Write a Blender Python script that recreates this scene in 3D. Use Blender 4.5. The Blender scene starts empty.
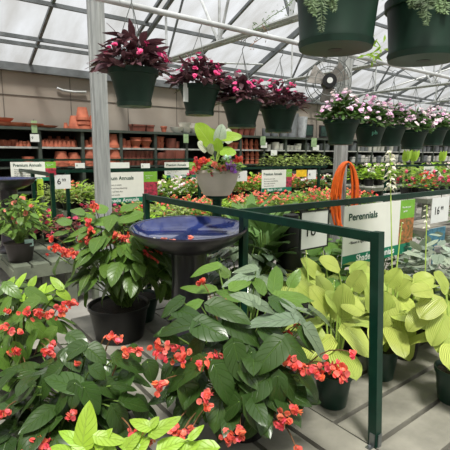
import bpy, math, random
import numpy as np
from mathutils import Vector, Matrix
random.seed(7)
RN = random.Random(11)
scn = bpy.context.scene
col = scn.collection
PI = math.pi

# ------------------------------------------------------------------ camera
f_px = 430.0
pt, hd, rl = math.radians(9.4), math.radians(52.7), math.radians(-0.3)
F = np.array([math.cos(hd)*math.cos(pt), math.sin(hd)*math.cos(pt), -math.sin(pt)])
R0 = np.array([math.sin(hd), -math.cos(hd), 0.0]); U0 = np.cross(R0, F)
Rv = math.cos(rl)*R0 - math.sin(rl)*U0
Uv = math.cos(rl)*U0 + math.sin(rl)*R0
CAM = np.array([0.0, 0.0, 1.55])
cd = bpy.data.cameras.new('camera'); cam = bpy.data.objects.new('camera', cd); col.objects.link(cam)
cd.sensor_width = 36; cd.sensor_fit = 'HORIZONTAL'; cd.lens = 36*f_px/450; cd.clip_start = .02; cd.clip_end = 300
cam.matrix_world = Matrix(((Rv[0], Uv[0], -F[0], CAM[0]), (Rv[1], Uv[1], -F[1], CAM[1]), (Rv[2], Uv[2], -F[2], CAM[2]), (0, 0, 0, 1)))
scn.camera = cam

def ray(x, y): return F + (x-225)/f_px*Rv - (y-225)/f_px*Uv
def onz(x, y, z):
    d = ray(x, y); return Vector(CAM + d*(z-CAM[2])/d[2])
def ony(x, y, Y):
    d = ray(x, y); return Vector(CAM + d*Y/d[1])
def at(x, y, D): return Vector(CAM + ray(x, y)*D)

# ------------------------------------------------------------------ materials
MATS = {}
def srgb(c):
    return tuple(((v/255)/12.92 if v/255 <= .04045 else ((v/255+.055)/1.055)**2.4) for v in c) + (1,)
def mat(name, rgb, rough=.6, metal=0, noise=.12, nscale=12, bump=0, bscale=60, spec=.5, rgb2=None, stretch=None, transl=0, coat=0):
    if name in MATS: return MATS[name]
    m = bpy.data.materials.new(name); m.use_nodes = True; MATS[name] = m
    nt = m.node_tree; N = nt.nodes; L = nt.links
    b = N['Principled BSDF']; b.inputs['Roughness'].default_value = rough; b.inputs['Metallic'].default_value = metal
    b.inputs['Specular IOR Level'].default_value = spec
    if coat: b.inputs['Coat Weight'].default_value = coat; b.inputs['Coat Roughness'].default_value = .08
    tc = N.new('ShaderNodeTexCoord'); mp = N.new('ShaderNodeMapping')
    L.new(tc.outputs['Object'], mp.inputs['Vector'])
    if stretch: mp.inputs['Scale'].default_value = stretch
    nz = N.new('ShaderNodeTexNoise'); nz.inputs['Scale'].default_value = nscale; nz.inputs['Detail'].default_value = 4
    L.new(mp.outputs[0], nz.inputs['Vector'])
    c = srgb(rgb)
    c2 = srgb(rgb2) if rgb2 else tuple(v*(1-noise*2) for v in c[:3]) + (1,)
    c1 = c if rgb2 else tuple(min(1, v*(1+noise)) for v in c[:3]) + (1,)
    rp = N.new('ShaderNodeValToRGB'); rp.color_ramp.elements[0].position = .35; rp.color_ramp.elements[1].position = .65
    rp.color_ramp.elements[0].color = c2; rp.color_ramp.elements[1].color = c1
    L.new(nz.outputs['Fac'], rp.inputs['Fac']); L.new(rp.outputs['Color'], b.inputs['Base Color'])
    if bump:
        n2 = N.new('ShaderNodeTexNoise'); n2.inputs['Scale'].default_value = bscale; L.new(mp.outputs[0], n2.inputs['Vector'])
        bp = N.new('ShaderNodeBump'); bp.inputs['Strength'].default_value = bump; bp.inputs['Distance'].default_value = .01
        L.new(n2.outputs['Fac'], bp.inputs['Height']); L.new(bp.outputs[0], b.inputs['Normal'])
    return m

def leafmat(name, rgb, veinrgb, rough=.35, vein=.5, ribs=False, transl=.25, tip=None, spec=.5, bump=.6):
    """leaf surface: UV u runs across the blade, v from base to tip; vertex colour 'tint' varies leaf by leaf"""
    if name in MATS: return MATS[name]
    m = bpy.data.materials.new(name); m.use_nodes = True; MATS[name] = m
    nt = m.node_tree; N = nt.nodes; L = nt.links
    b = N['Principled BSDF']; b.inputs['Roughness'].default_value = rough; b.inputs['Specular IOR Level'].default_value = spec
    out = N['Material Output']
    uv = N.new('ShaderNodeUVMap'); sep = N.new('ShaderNodeSeparateXYZ'); L.new(uv.outputs[0], sep.inputs[0])
    def math_(op, a, bb=None, **k):
        n = N.new('ShaderNodeMath'); n.operation = op
        for i, v in enumerate((a, bb)):
            if v is None: continue
            if isinstance(v, (int, float)): n.inputs[i].default_value = v
            else: L.new(v, n.inputs[i])
        return n.outputs[0]
    ax = math_('ABSOLUTE', math_('SUBTRACT', sep.outputs[0], .5))           # 0 at the midrib
    if ribs:
        lat = math_('ABSOLUTE', math_('SINE', math_('MULTIPLY', ax, 44.0)))
    else:
        lat = math_('ABSOLUTE', math_('SINE', math_('MULTIPLY', math_('SUBTRACT', sep.outputs[1], math_('MULTIPLY', ax, .75)), 17.0)))
    latm = math_('SUBTRACT', 1.0, math_('MINIMUM', math_('MULTIPLY', lat, 4.5 if not ribs else 1.6), 1.0))
    mid = math_('SUBTRACT', 1.0, math_('MINIMUM', math_('MULTIPLY', ax, 26.0), 1.0))
    vm = math_('MULTIPLY', math_('MAXIMUM', mid, math_('MULTIPLY', latm, .6 if not ribs else .7)), vein)
    at_ = N.new('ShaderNodeAttribute'); at_.attribute_name = 'tint'
    mul = N.new('ShaderNodeMix'); mul.data_type = 'RGBA'; mul.blend_type = 'MULTIPLY'; mul.inputs[0].default_value = 1
    mul.inputs[6].default_value = srgb(rgb); L.new(at_.outputs['Color'], mul.inputs[7])
    mx = N.new('ShaderNodeMix'); mx.data_type = 'RGBA'; L.new(vm, mx.inputs[0]); L.new(mul.outputs[2], mx.inputs[6]); mx.inputs[7].default_value = srgb(veinrgb)
    colr = mx.outputs[2]
    if tip:
        t = N.new('ShaderNodeMix'); t.data_type = 'RGBA'; L.new(math_('MULTIPLY', math_('POWER', ax, 1.5), 2.2), t.inputs[0])
        L.new(colr, t.inputs[6]); t.inputs[7].default_value = srgb(tip); colr = t.outputs[2]
    L.new(colr, b.inputs['Base Color'])
    bp = N.new('ShaderNodeBump'); bp.inputs['Strength'].default_value = bump; bp.inputs['Distance'].default_value = .004
    L.new(math_('MAXIMUM', latm, mid), bp.inputs['Height']); bp.invert = not ribs; L.new(bp.outputs[0], b.inputs['Normal'])
    tr = N.new('ShaderNodeBsdfTranslucent'); L.new(colr, tr.inputs['Color'])
    ms = N.new('ShaderNodeMixShader'); ms.inputs[0].default_value = transl
    L.new(b.outputs[0], ms.inputs[1]); L.new(tr.outputs[0], ms.inputs[2]); L.new(ms.outputs[0], out.inputs['Surface'])
    return m

def petalmat(name, rgb, transl=.3, rough=.45):
    if name in MATS: return MATS[name]
    m = bpy.data.materials.new(name); m.use_nodes = True; MATS[name] = m
    nt = m.node_tree; N = nt.nodes; L = nt.links
    b = N['Principled BSDF']; b.inputs['Roughness'].default_value = rough
    at_ = N.new('ShaderNodeAttribute'); at_.attribute_name = 'tint'
    nz = N.new('ShaderNodeTexNoise'); nz.inputs['Scale'].default_value = 90
    hs = N.new('ShaderNodeHueSaturation'); hs.inputs['Color'].default_value = srgb(rgb)
    mr = N.new('ShaderNodeMapRange'); mr.inputs[3].default_value = .85; mr.inputs[4].default_value = 1.15
    L.new(nz.outputs['Fac'], mr.inputs[0]); L.new(mr.outputs[0], hs.inputs['Value'])
    mul = N.new('ShaderNodeMix'); mul.data_type = 'RGBA'; mul.blend_type = 'MULTIPLY'; mul.inputs[0].default_value = 1
    L.new(hs.outputs[0], mul.inputs[6]); L.new(at_.outputs['Color'], mul.inputs[7])
    L.new(mul.outputs[2], b.inputs['Base Color'])
    tr = N.new('ShaderNodeBsdfTranslucent'); L.new(mul.outputs[2], tr.inputs['Color'])
    ms = N.new('ShaderNodeMixShader'); ms.inputs[0].default_value = transl
    L.new(b.outputs[0], ms.inputs[1]); L.new(tr.outputs[0], ms.inputs[2]); L.new(ms.outputs[0], N['Material Output'].inputs['Surface'])
    return m

M_bench = mat('weathered_bench_wood', (146, 143, 131), .62, noise=.1, nscale=5, bump=.25, bscale=40, rgb2=(112, 110, 100))
M_benchlight = mat('pale_bench_top', (205, 203, 196), .6, noise=.05)
M_benchgreen = mat('grey_green_bench_wood', (112, 118, 100), .7, noise=.12, nscale=6, bump=.2, rgb2=(92, 98, 84))
M_rail = mat('dark_green_paint', (14, 50, 38), .3, noise=.1, nscale=20, spec=.3)
M_railblk = mat('black_metal', (26, 30, 28), .45)
M_steel = mat('galvanised_steel', (178, 181, 178), .45, metal=.15, noise=.06, nscale=14, rgb2=(150, 153, 151), stretch=(3, 3, .25))
M_steeld = mat('dull_steel', (112, 116, 118), .5, metal=.3, noise=.12, nscale=6)
M_steell = mat('light_steel', (208, 211, 212), .45, metal=.05, noise=.12, nscale=6, rgb2=(172, 175, 174))
M_brack = mat('zinc_bracket', (130, 135, 135), .35, metal=.8)
M_wall = mat('taupe_wall_panel', (152, 143, 131), .75, noise=.05, nscale=1.2, rgb2=(138, 129, 118))
M_seam = mat('wall_seam', (96, 90, 82), .8)
M_floor = mat('grey_concrete', (165, 162, 155), .8, noise=.1, nscale=1.5, rgb2=(135, 132, 126), bump=.1)
M_terra = mat('terracotta', (194, 112, 84), .8, noise=.15, nscale=9, rgb2=(156, 84, 62))
M_terrad = mat('dark_terracotta', (132, 74, 60), .6, noise=.15, nscale=9)
M_whitepot = mat('white_glaze', (214, 212, 204), .35, noise=.04)
M_greypot = mat('grey_planter_finish', (120, 124, 128), .5, noise=.08)
M_stonepot = mat('greige_ceramic', (210, 202, 190), .5, noise=.06, nscale=5)
M_shelf = mat('dark_green_grey_shelf', (64, 72, 64), .6, noise=.12)
M_shelfin = mat('shelf_back_board', (40, 40, 36), .8, noise=.1)
M_shelfedge = mat('pale_price_strip', (170, 172, 166), .5, noise=.1)
M_greenpot = mat('dark_green_plastic', (24, 56, 44), .38, noise=.12, nscale=8)
M_hangpot = mat('green_hanging_plastic', (26, 54, 40), .5, noise=.12, nscale=7, rgb2=(19, 42, 31), spec=.3)
M_blackpot = mat('black_plastic', (22, 22, 23), .4, noise=.1)
M_brownpot = mat('dark_brown_plastic', (48, 42, 40), .45, noise=.1)
M_soil = mat('potting_soil', (52, 42, 34), .95, bump=.8, bscale=90, rgb2=(30, 24, 20))
M_card = mat('white_card', (226, 228, 224), .5, noise=.02)
M_cream = mat('cream_sign_board', (232, 233, 224), .5, noise=.015)
M_ink = mat('black_ink', (22, 26, 26), .6)
M_grnink = mat('dark_green_ink', (20, 70, 56), .6)
M_grnband = mat('teal_green_band', (22, 122, 92), .45, noise=.04)
M_lime = mat('lime_green_print', (122, 178, 58), .5, noise=.06)
M_whiteink = mat('white_ink', (236, 240, 236), .5)
M_astilbe = mat('plant_photo_print', (190, 116, 70), .5, nscale=38, rgb2=(88, 92, 50))
M_redprint = mat('red_flower_photo_print', (205, 60, 88), .5, nscale=26, rgb2=(86, 40, 44))
M_yellow = mat('yellow_tag', (240, 196, 40), .5)
M_limetag = mat('yellow_green_tag', (186, 214, 70), .5)
M_redtag = mat('red_tag', (176, 44, 62), .5)
M_violet = mat('violet_print', (130, 60, 120), .5)
M_orange = mat('orange_hose_rubber', (232, 104, 30), .4, noise=.08)
M_wire = mat('hanger_wire', (120, 124, 120), .4, metal=.5)
M_dkwire = mat('dark_wire', (44, 52, 46), .5)
M_blade = mat('fan_blade_taupe', (148, 142, 134), .5)
M_bluetag = mat('dusty_blue_plastic', (70, 120, 140), .5, noise=.2, nscale=30)
M_stem = mat('green_stem', (120, 150, 70), .5, noise=.2)
M_stemd = mat('reddish_stem', (128, 92, 62), .5, noise=.25)
M_stempale = mat('pale_lime_stem', (168, 196, 92), .45, noise=.15)
M_frondg = mat('fern_green', (98, 122, 78), .6, noise=.3)

L_beg = leafmat('begonia_leaf_dark', (60, 88, 38), (104, 138, 66), .3, .38, spec=.55)
L_begm = leafmat('begonia_leaf_mid', (98, 132, 54), (148, 180, 92), .35, .38, spec=.5)
L_begs = leafmat('begonia_leaf_sheen', (122, 142, 112), (50, 72, 42), .22, .5, spec=.9)  # pale grey-green base colour paints in the glossy sheen on dark leaves
L_lime = leafmat('lime_leaf', (158, 196, 62), (196, 220, 120), .4, .4, transl=.35)
L_hosta = leafmat('hosta_leaf', (188, 204, 100), (128, 164, 54), .4, .4, ribs=True, transl=.22, bump=.9)
L_hostad = leafmat('hosta_leaf_green', (112, 156, 66), (70, 112, 44), .4, .4, ribs=True, transl=.3, bump=.9)
L_dkgr = leafmat('dark_strap_leaf', (108, 144, 78), (120, 150, 84), .32, .35)
L_silver = leafmat('silver_leaf', (158, 172, 152), (72, 92, 70), .45, .5)
L_bronze = leafmat('bronze_leaf', (98, 66, 72), (140, 96, 102), .35, .4, transl=.15)
L_annual = leafmat('annual_leaf', (126, 160, 62), (170, 196, 100), .45, .3, transl=.3)
L_annuald = leafmat('annual_leaf_dark', (74, 108, 48), (110, 140, 70), .45, .3, transl=.25)
L_redleaf = leafmat('wine_leaf', (118, 74, 60), (150, 110, 84), .4, .3, transl=.2)
L_varieg = leafmat('cream_edged_leaf', (132, 160, 70), (190, 206, 130), .45, .3, transl=.3, tip=(226, 224, 170))
L_calad = leafmat('white_caladium_leaf', (206, 216, 196), (86, 126, 70), .45, .7)
P_coral = petalmat('coral_petal', (250, 112, 98))
P_salmon = petalmat('salmon_petal', (248, 146, 122))
P_pink = petalmat('pink_petal', (226, 90, 120))
P_mag = petalmat('magenta_petal', (232, 76, 140))
P_pale = petalmat('pale_pink_petal', (244, 216, 232))
P_white = petalmat('cream_petal', (240, 236, 216))
P_purp = petalmat('mauve_petal', (218, 156, 220))
P_red = petalmat('red_petal', (214, 46, 52))

# ------------------------------------------------------------------ mesh builder
class MB:
    def __init__(s): s.v = []; s.f = []; s.uv = []; s.t = []; s.tint = (1, 1, 1)
    def add(s, vs, fs, uvs=None):
        o = len(s.v); s.v += [tuple(v) for v in vs]; s.f += [tuple(i+o for i in q) for q in fs]
        s.uv += (uvs if uvs else [(.5, .5)]*len(vs)); s.t += [s.tint]*len(vs)
    def box(s, x0, x1, y0, y1, z0, z1):
        s.add([(x0,y0,z0),(x1,y0,z0),(x1,y1,z0),(x0,y1,z0),(x0,y0,z1),(x1,y0,z1),(x1,y1,z1),(x0,y1,z1)],
              [(0,3,2,1),(4,5,6,7),(0,1,5,4),(1,2,6,5),(2,3,7,6),(3,0,4,7)])
    def bar(s, a, b, w, h=None, up=(0,0,1)):
        h = h or w; a = Vector(a); b = Vector(b); d = (b-a).normalized(); up = Vector(up)
        if abs(d.dot(up)) > .98: up = Vector((0,1,0))
        sx = d.cross(up).normalized()*w/2; sy = sx.cross(d).normalized()*h/2
        vs = [p+i*sx+j*sy for p in (a,b) for i,j in ((-1,-1),(1,-1),(1,1),(-1,1))]
        s.add(vs, [(0,1,2,3),(7,6,5,4),(0,4,5,1),(1,5,6,2),(2,6,7,3),(3,7,4,0)])
    def tube(s, pts, r, n=6, r1=None, caps=True):
        pts = [Vector(p) for p in pts]; k = len(pts); vs = []; fs = []
        ref = Vector((0,0,1))
        d0 = (pts[-1]-pts[0])
        if d0.length > 0 and abs(d0.normalized().z) > .85: ref = Vector((0.3,1,0)).normalized()
        for i, p in enumerate(pts):
            d = (pts[min(i+1,k-1)]-pts[max(i-1,0)]).normalized()
            sx = d.cross(ref)
            sx = sx.normalized() if sx.length > 1e-5 else Vector((1,0,0))
            sy = sx.cross(d)
            rr = r if r1 is None else r+(r1-r)*i/(k-1)
            vs += [p+(sx*math.cos(2*PI*j/n)+sy*math.sin(2*PI*j/n))*rr for j in range(n)]
        for i in range(k-1):
            for j in range(n):
                a = i*n+j; b2 = i*n+(j+1)%n; fs.append((a, b2, b2+n, a+n))
        if caps: fs += [tuple(range(n))[::-1], tuple((k-1)*n+j for j in range(n))]
        s.add(vs, fs)
    def lathe(s, prof, c=(0,0,0), n=24, caps=3):
        vs = []; fs = []; m = len(prof)
        for r, z in prof:
            vs += [(c[0]+r*math.cos(2*PI*j/n), c[1]+r*math.sin(2*PI*j/n), c[2]+z) for j in range(n)]
        for i in range(m-1):
            for j in range(n):
                a = i*n+j; b = i*n+(j+1)%n; fs.append((a, b, b+n, a+n))
        if caps & 1: fs.append(tuple(range(n))[::-1])
        if caps & 2: fs.append(tuple((m-1)*n+j for j in range(n)))
        s.add(vs, fs)
    def torus(s, c, axis, R, r, n=28, m=6):
        axis = Vector(axis).normalized(); a = axis.orthogonal().normalized(); b = axis.cross(a)
        pts = [Vector(c)+(a*math.cos(2*PI*i/n)+b*math.sin(2*PI*i/n))*R for i in range(n)]
        vs = []; fs = []
        for i, p in enumerate(pts):
            o = (p-Vector(c)).normalized()
            vs += [p+(o*math.cos(2*PI*j/m)+axis*math.sin(2*PI*j/m))*r for j in range(m)]
        for i in range(n):
            for j in range(m):
                fs.append((i*m+j, i*m+(j+1)%m, ((i+1)%n)*m+(j+1)%m, ((i+1)%n)*m+j))
        s.add(vs, fs)
    def leaf(s, base, tip, nrm, width, shape='beg', fold=.25, droop=.18, wave=.03, nl=8, tint=None, asym=.12):
        base = Vector(base); tip = Vector(tip); ax = tip-base; Ln = ax.length
        if Ln < 1e-5: return
        d = ax/Ln; nrm = Vector(nrm); nrm = nrm-d*nrm.dot(d)
        if nrm.length < 1e-4: nrm = d.orthogonal()
        nrm.normalize(); sd = d.cross(nrm).normalized()
        if tint: s.tint = tint
        ns = 4; vs = []; uv = []; fs = []
        ph = RN.random()*6
        for i in range(nl+1):
            t = i/nl
            if shape == 'beg': w = (t**.36)*((1-t)**.82)*2.0
            elif shape == 'heart': w = (t**.33)*((1-t)**.58)*1.78
            elif shape == 'strap': w = (t**.6)*((1-t)**.55)*1.55
            else: w = (math.sin(PI*min(1, t**.8)))**.8
            w *= width/2
            for j in range(-ns//2, ns//2+1):
                q = j/(ns/2); k = 1+asym*(1 if q > 0 else -1)
                back = (.16*Ln*q*q*(1-t)**3) if shape in ('beg', 'heart') else 0
                z = fold*abs(q)*w - droop*Ln*(t*t*.9-.45*t) - .35*w*q*q*abs(fold)*2 + wave*Ln*math.sin(t*9+ph+q*2.5)*abs(q)*.6
                vs.append(base+d*(t*Ln-back)+sd*(q*w*k)+nrm*z)
                uv.append((.5+q*.5, t))
        c = ns+1
        for i in range(nl):
            for j in range(ns):
                a = i*c+j; fs.append((a, a+1, a+c+1, a+c))
        s.add(vs, fs, uv)
    def quadleaf(s, p, d, nrm, ln, w, tint=None):
        d = Vector(d).normalized(); nrm = Vector(nrm); sd = d.cross(nrm)
        sd = sd.normalized() if sd.length > 1e-4 else d.orthogonal().normalized()
        n2 = sd.cross(d); p = Vector(p)
        if tint: s.tint = tint
        vs = [p, p+d*ln*.45+sd*w/2+n2*w*.12, p+d*ln*.5-n2*w*.05, p+d*ln*.45-sd*w/2+n2*w*.12, p+d*ln-n2*ln*.15]
        s.add(vs, [(0,1,2),(0,2,3),(1,4,2),(2,4,3)], [(.5,0),(1,.5),(.5,.5),(0,.5),(.5,1)])
    def petal(s, c, nrm, r, cup=.3, n=6, el=1.0):
        nrm = Vector(nrm); nrm = nrm.normalized() if nrm.length > 1e-4 else Vector((0,0,1))
        a = nrm.orthogonal().normalized(); b = nrm.cross(a); c = Vector(c); ph = RN.random()*6
        vs = [c-nrm*cup*r]+[c+(a*math.cos(2*PI*j/n+ph)*el+b*math.sin(2*PI*j/n+ph))*r+nrm*RN.uniform(-.15,.15)*r for j in range(n)]
        s.add(vs, [(0, 1+j, 1+(j+1)%n) for j in range(n)])
    def build(s, name, m, parent=None, smooth=True, loc=None):
        o0 = Vector(loc) if loc is not None else (parent_origin(parent) if parent else Vector((0,0,0)))
        me = bpy.data.meshes.new(name); me.from_pydata([tuple(Vector(v)-o0) for v in s.v], [], s.f)
        ul = me.uv_layers.new(name='UVMap')
        li = np.empty(len(me.loops), dtype=np.int32); me.loops.foreach_get('vertex_index', li)
        ul.data.foreach_set('uv', np.array(s.uv, dtype=np.float32)[li].ravel())
        ca = me.color_attributes.new('tint', 'FLOAT_COLOR', 'POINT')
        ca.data.foreach_set('color', np.array([(a, b, c, 1) for a, b, c in s.t], dtype=np.float32).ravel())
        if smooth:
            me.polygons.foreach_set('use_smooth', [True]*len(me.polygons))
            try: me.set_sharp_from_angle(angle=math.radians(40))
            except Exception: pass
        me.materials.append(m); me.update()
        o = bpy.data.objects.new(name, me); col.objects.link(o)
        if parent: o.parent = parent
        elif loc is not None: o.location = loc
        return o
def parent_origin(p):
    o = Vector((0,0,0))
    while p is not None: o = o+p.location; p = p.parent
    return o
def tag(o, label=None, cat=None, group=None, kind=None):
    if label: o['label'] = label
    if cat: o['category'] = cat
    if group: o['group'] = group
    if kind: o['kind'] = kind
    return o
def empty(name, loc, label, cat, group=None):
    o = bpy.data.objects.new(name, None); o.empty_display_size = .1; col.objects.link(o); o.location = Vector(loc)
    return tag(o, label, cat, group)
def copy_tree(o, parent=None):
    c = o.copy(); col.objects.link(c); c.parent = parent
    for ch in CH.get(o, [x for x in o.children]): copy_tree(ch, c)
    return c
CH = {}
def dup(o, loc, rz=0, sc=1, label=None, group=None):
    c = copy_tree(o); c.location = loc; c.rotation_euler = (0, 0, rz); c.scale = (sc, sc, sc)
    if label: c['label'] = label
    if group: c['group'] = group
    return c
def struct(name, mb, m, smooth=False):
    o = mb.build(name, m, None, smooth=smooth); o['kind'] = 'structure'; return o

def text(parent, s, x, y, z, size, m, axis='-Y', bold=0, shear=0, ang=0, name='lettering', sx=1.0, fitw=None):
    """mesh lettering, text runs along +X of the sign, faces -Y (or, for '-X', runs along -Y and faces -X)"""
    cu = bpy.data.curves.new('txt', 'FONT'); cu.body = s; cu.size = size; cu.extrude = .0004; cu.offset = bold*size; cu.resolution_u = 3; cu.shear = shear
    tmp = bpy.data.objects.new('txt', cu); col.objects.link(tmp)
    dg = bpy.context.evaluated_depsgraph_get(); me = bpy.data.meshes.new_from_object(tmp.evaluated_get(dg))
    bpy.data.objects.remove(tmp); bpy.data.curves.remove(cu)
    if fitw and len(me.vertices): sx = fitw/max(v.co.x for v in me.vertices)
    o0 = parent_origin(parent)
    M = Matrix.Translation(Vector((x, y, z))-o0) @ Matrix.Rotation(ang, 4, 'Z') @ Matrix.Rotation(PI/2, 4, 'X') @ Matrix.Diagonal((sx, 1, 1, 1))
    me.transform(M); me.materials.clear(); me.materials.append(m)
    o = bpy.data.objects.new(name, me); col.objects.link(o); o.parent = parent
    return o

def rt(a=.75, b=1.15, warm=.06):
    k = RN.uniform(a, b); return (k*RN.uniform(1-warm, 1+warm), k, k*RN.uniform(1-warm, 1+warm))

# ------------------------------------------------------------------ setting
mb = MB(); mb.box(-4, 24, -7, 8.9, -.12, 0); struct('floor', mb, M_floor)
mb = MB(); mb.box(-4, 24, 8.9, 9.0, 0, 3.12); struct('wall_back', mb, M_wall)
k = 0
def trim(mb, m):
    global k; k += 1; return struct('trim_%d' % k, mb, m)
mb = MB(); mb.box(-4, 24, 8.885, 8.9, 2.60, 2.608); trim(mb, M_seam)
for X in np.arange(-3.2, 24, 1.22):
    mb = MB(); mb.box(X, X+.008, 8.885, 8.9, 0, 3.1); trim(mb, M_seam)
mb = MB(); mb.box(-4, 24, 8.78, 8.885, 3.02, 3.16); trim(mb, M_steeld)
SL = .417
def rz(Y): return 3.13+(8.8-Y)*SL if Y > 1.0 else 3.13+7.8*SL-(1.0-Y)*SL
mb = MB(); mb.box(-4.1, -4, -7, 9, 0, 3.6); struct('wall_left_unseen', mb, M_wall)  # unseen wall out of view, added to keep out side light
mb = MB(); mb.box(-4, 24, -7.1, -7, 0, 3.2); struct('wall_front_unseen', mb, M_wall)  # unseen wall behind the camera, added so light comes only through the roof
# translucent roof
m = bpy.data.materials.new('translucent_roof_sheet'); m.use_nodes = True; nt = m.node_tree; N = nt.nodes; Lk = nt.links
for n in list(N):
    if n.type == 'BSDF_PRINCIPLED': N.remove(n)
trn = N.new('ShaderNodeBsdfTransparent'); tl = N.new('ShaderNodeBsdfTranslucent'); df = N.new('ShaderNodeBsdfDiffuse')
tcn = N.new('ShaderNodeTexCoord'); mpn = N.new('ShaderNodeMapping'); mpn.inputs['Scale'].default_value = (1.2, .35, .35)
nz = N.new('ShaderNodeTexNoise'); nz.inputs['Scale'].default_value = 2.2; nz.inputs['Detail'].default_value = 5
rp = N.new('ShaderNodeValToRGB'); rp.color_ramp.elements[0].color = (.50, .49, .465, 1); rp.color_ramp.elements[1].color = (.74, .75, .765, 1)
rp.color_ramp.elements[0].position = .3; rp.color_ramp.elements[1].position = .7
Lk.new(tcn.outputs['Object'], mpn.inputs[0]); Lk.new(mpn.outputs[0], nz.inputs[0]); Lk.new(nz.outputs['Fac'], rp.inputs[0])
for q in (trn, tl, df): Lk.new(rp.outputs[0], q.inputs[0])
m1 = N.new('ShaderNodeMixShader'); m1.inputs[0].default_value = .2; Lk.new(trn.outputs[0], m1.inputs[1]); Lk.new(tl.outputs[0], m1.inputs[2])
Lk.new(m1.outputs[0], N['Material Output'].inputs['Surface'])
mb = MB()
Ys = [8.92, 1.0, -7.0]
for a, b in zip(Ys, Ys[1:]):
    mb.add([(-4, a, rz(a)+.08), (24, a, rz(a)+.08), (24, b, rz(b)+.08), (-4, b, rz(b)+.08)], [(0, 1, 2, 3)])
o = struct('ceiling', mb, m)
# far gable
mb = MB(); mb.box(23.9, 24, -7, 8.9, 0, 3.1); struct('wall_right', mb, M_wall)
mb = MB(); mb.add([(24, 8.9, 3.1), (24, -7, 3.1), (24, 1, rz(1.001))], [(0, 1, 2)]); struct('wall_gable', mb, m)
# purlins (pairs) and rafters
for Y in (8.05, 7.22, 5.9, 4.4, 2.9, 1.6):
    for dy in ((0, .17) if Y == 8.05 else (0,)):
        mb = MB(); mb.bar((-4, Y+dy, rz(Y+dy)), (23.9, Y+dy, rz(Y+dy)), .05, .06); trim(mb, M_steeld)
X = -2.56
while X < 23:
    mb = MB(); mb.bar((X, 8.8, rz(8.8)+.03), (X, 1.0, rz(1.0)+.03), .05, .05); trim(mb, M_steeld); X += 1.573
# windows in the wall on the right
for i, X in enumerate((9.55, 10.35)):
    mb = MB(); mb.box(X, X+.5, 8.86, 8.9, 2.06, 2.42); w = struct('window_%d' % (i+1), mb, M_railblk)
    mb = MB(); mb.box(X+.04, X+.46, 8.85, 8.86, 2.1, 2.38); mb.build('pane', mat('dark_glass', (40, 66, 58), .1), w, smooth=False)
# downpipe and conduit on the wall
mb = MB(); mb.tube([(3.43, 8.84, .05), (3.43, 8.84, 3.0)], .035, 8); tag(mb.build('downpipe', M_steeld), 'thin dark vertical pipe on the taupe wall just left of the near steel column', 'pipe')
a = ony(57, 88, 8.85); b = ony(86, 92, 8.85)
mb = MB(); mb.tube([a, a+(b-a)*.2+Vector((0,0,-.03)), a+(b-a)*.6+Vector((0,0,-.03)), b], .022, 8); tag(mb.build('conduit', M_steell), 'short pale pipe fixed across the upper taupe wall', 'pipe')

# ------------------------------------------------------------------ trusses
def truss(X, label, first):
    t = empty('roof_truss', (X, 6.7, 3.1), label, 'truss', 'steel trusses under the roof')
    mt = M_steell
    for dx in (-.05, .05):
        mb = MB(); mb.tube([(X+dx, 6.75, 3.1), (X+dx, -3, 3.1)], .026, 6); mb.build('bottom_chord', M_steel, t)
    mb = MB(); mb.bar((X, 8.75, rz(8.75)-.06), (X, 1.0, rz(1.0)-.06), .06, .06); mb.build('top_chord', M_steeld, t, smooth=False)
    y = 6.7; up = True; i = 0
    pts = [6.7, 5.95, 5.2, 4.5, 3.8, 3.1, 2.4, 1.7, 1.0, .3, -.4]
    for i in range(len(pts)-1):
        a, b = pts[i], pts[i+1]
        za = 3.1 if i % 2 == 0 else rz(a)-.06; zb = rz(b)-.06 if i % 2 == 0 else 3.1
        mb = MB(); mb.tube([(X, a, za), (X, b, zb)], .021, 6); mb.build('web_member', mt if i % 3 else M_steeld, t)
        if i % 2 == 1 or i == 0:
            mb = MB(); mb.tube([(X, b if i else a, 3.1), (X, b if i else a, rz(b if i else a)-.06)], .021, 6); mb.build('web_member', mt, t)
    mb = MB(); mb.tube([(X, 6.7, 3.1), (X, 8.6, 3.08)], .018, 6); mb.build('tie', mt, t)
    return t
TX = [3.84, 6.85, 9.85, 12.9, 15.9, 18.9, 21.9]
TL = ['nearest steel roof truss, its pale double chord rising above the second dark-leaved basket', 'steel roof truss second from the camera behind the hanging pipe',
      'third steel roof truss from the camera, above the pale pink baskets', 'fourth steel roof truss from the camera in the web at upper right',
      'fifth steel roof truss from the camera, small in the distance', 'sixth steel roof truss from the camera, far back', 'farthest steel roof truss before the end wall']
for i, X in enumerate(TX): truss(X, TL[i], i == 0)
# diagonal sway braces between trusses
br = [((3.84, 6.7, 3.1), (6.85, 7.6, rz(7.6)-.08)), ((3.84, 4.5, 3.1), (6.85, 5.6, rz(5.6)-.1)), ((6.85, 4.5, 3.1), (9.85, 6.2, rz(6.2)-.1)),
      ((9.85, 5.2, 3.1), (12.9, 6.6, rz(6.6)-.1)), ((9.85, 6.7, 3.1), (12.9, 4.5, 4.3)),
      ((12.9, 6.7, 3.1), (15.9, 4.4, 4.4)), ((9.85, 3.1, 3.1), (12.9, 3.8, 4.6)), ((6.85, 3.1, 3.1), (9.85, 3.9, 4.6)), ((12.9, 3.1, 3.1), (15.9, 5.2, 4.2))]
for a, b in br:
    mb = MB(); mb.tube([a, b], .02, 6); tag(mb.build('sway_brace', M_steell), 'thin diagonal steel rod bracing one roof truss to the next', 'brace', 'diagonal braces between trusses')

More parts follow.
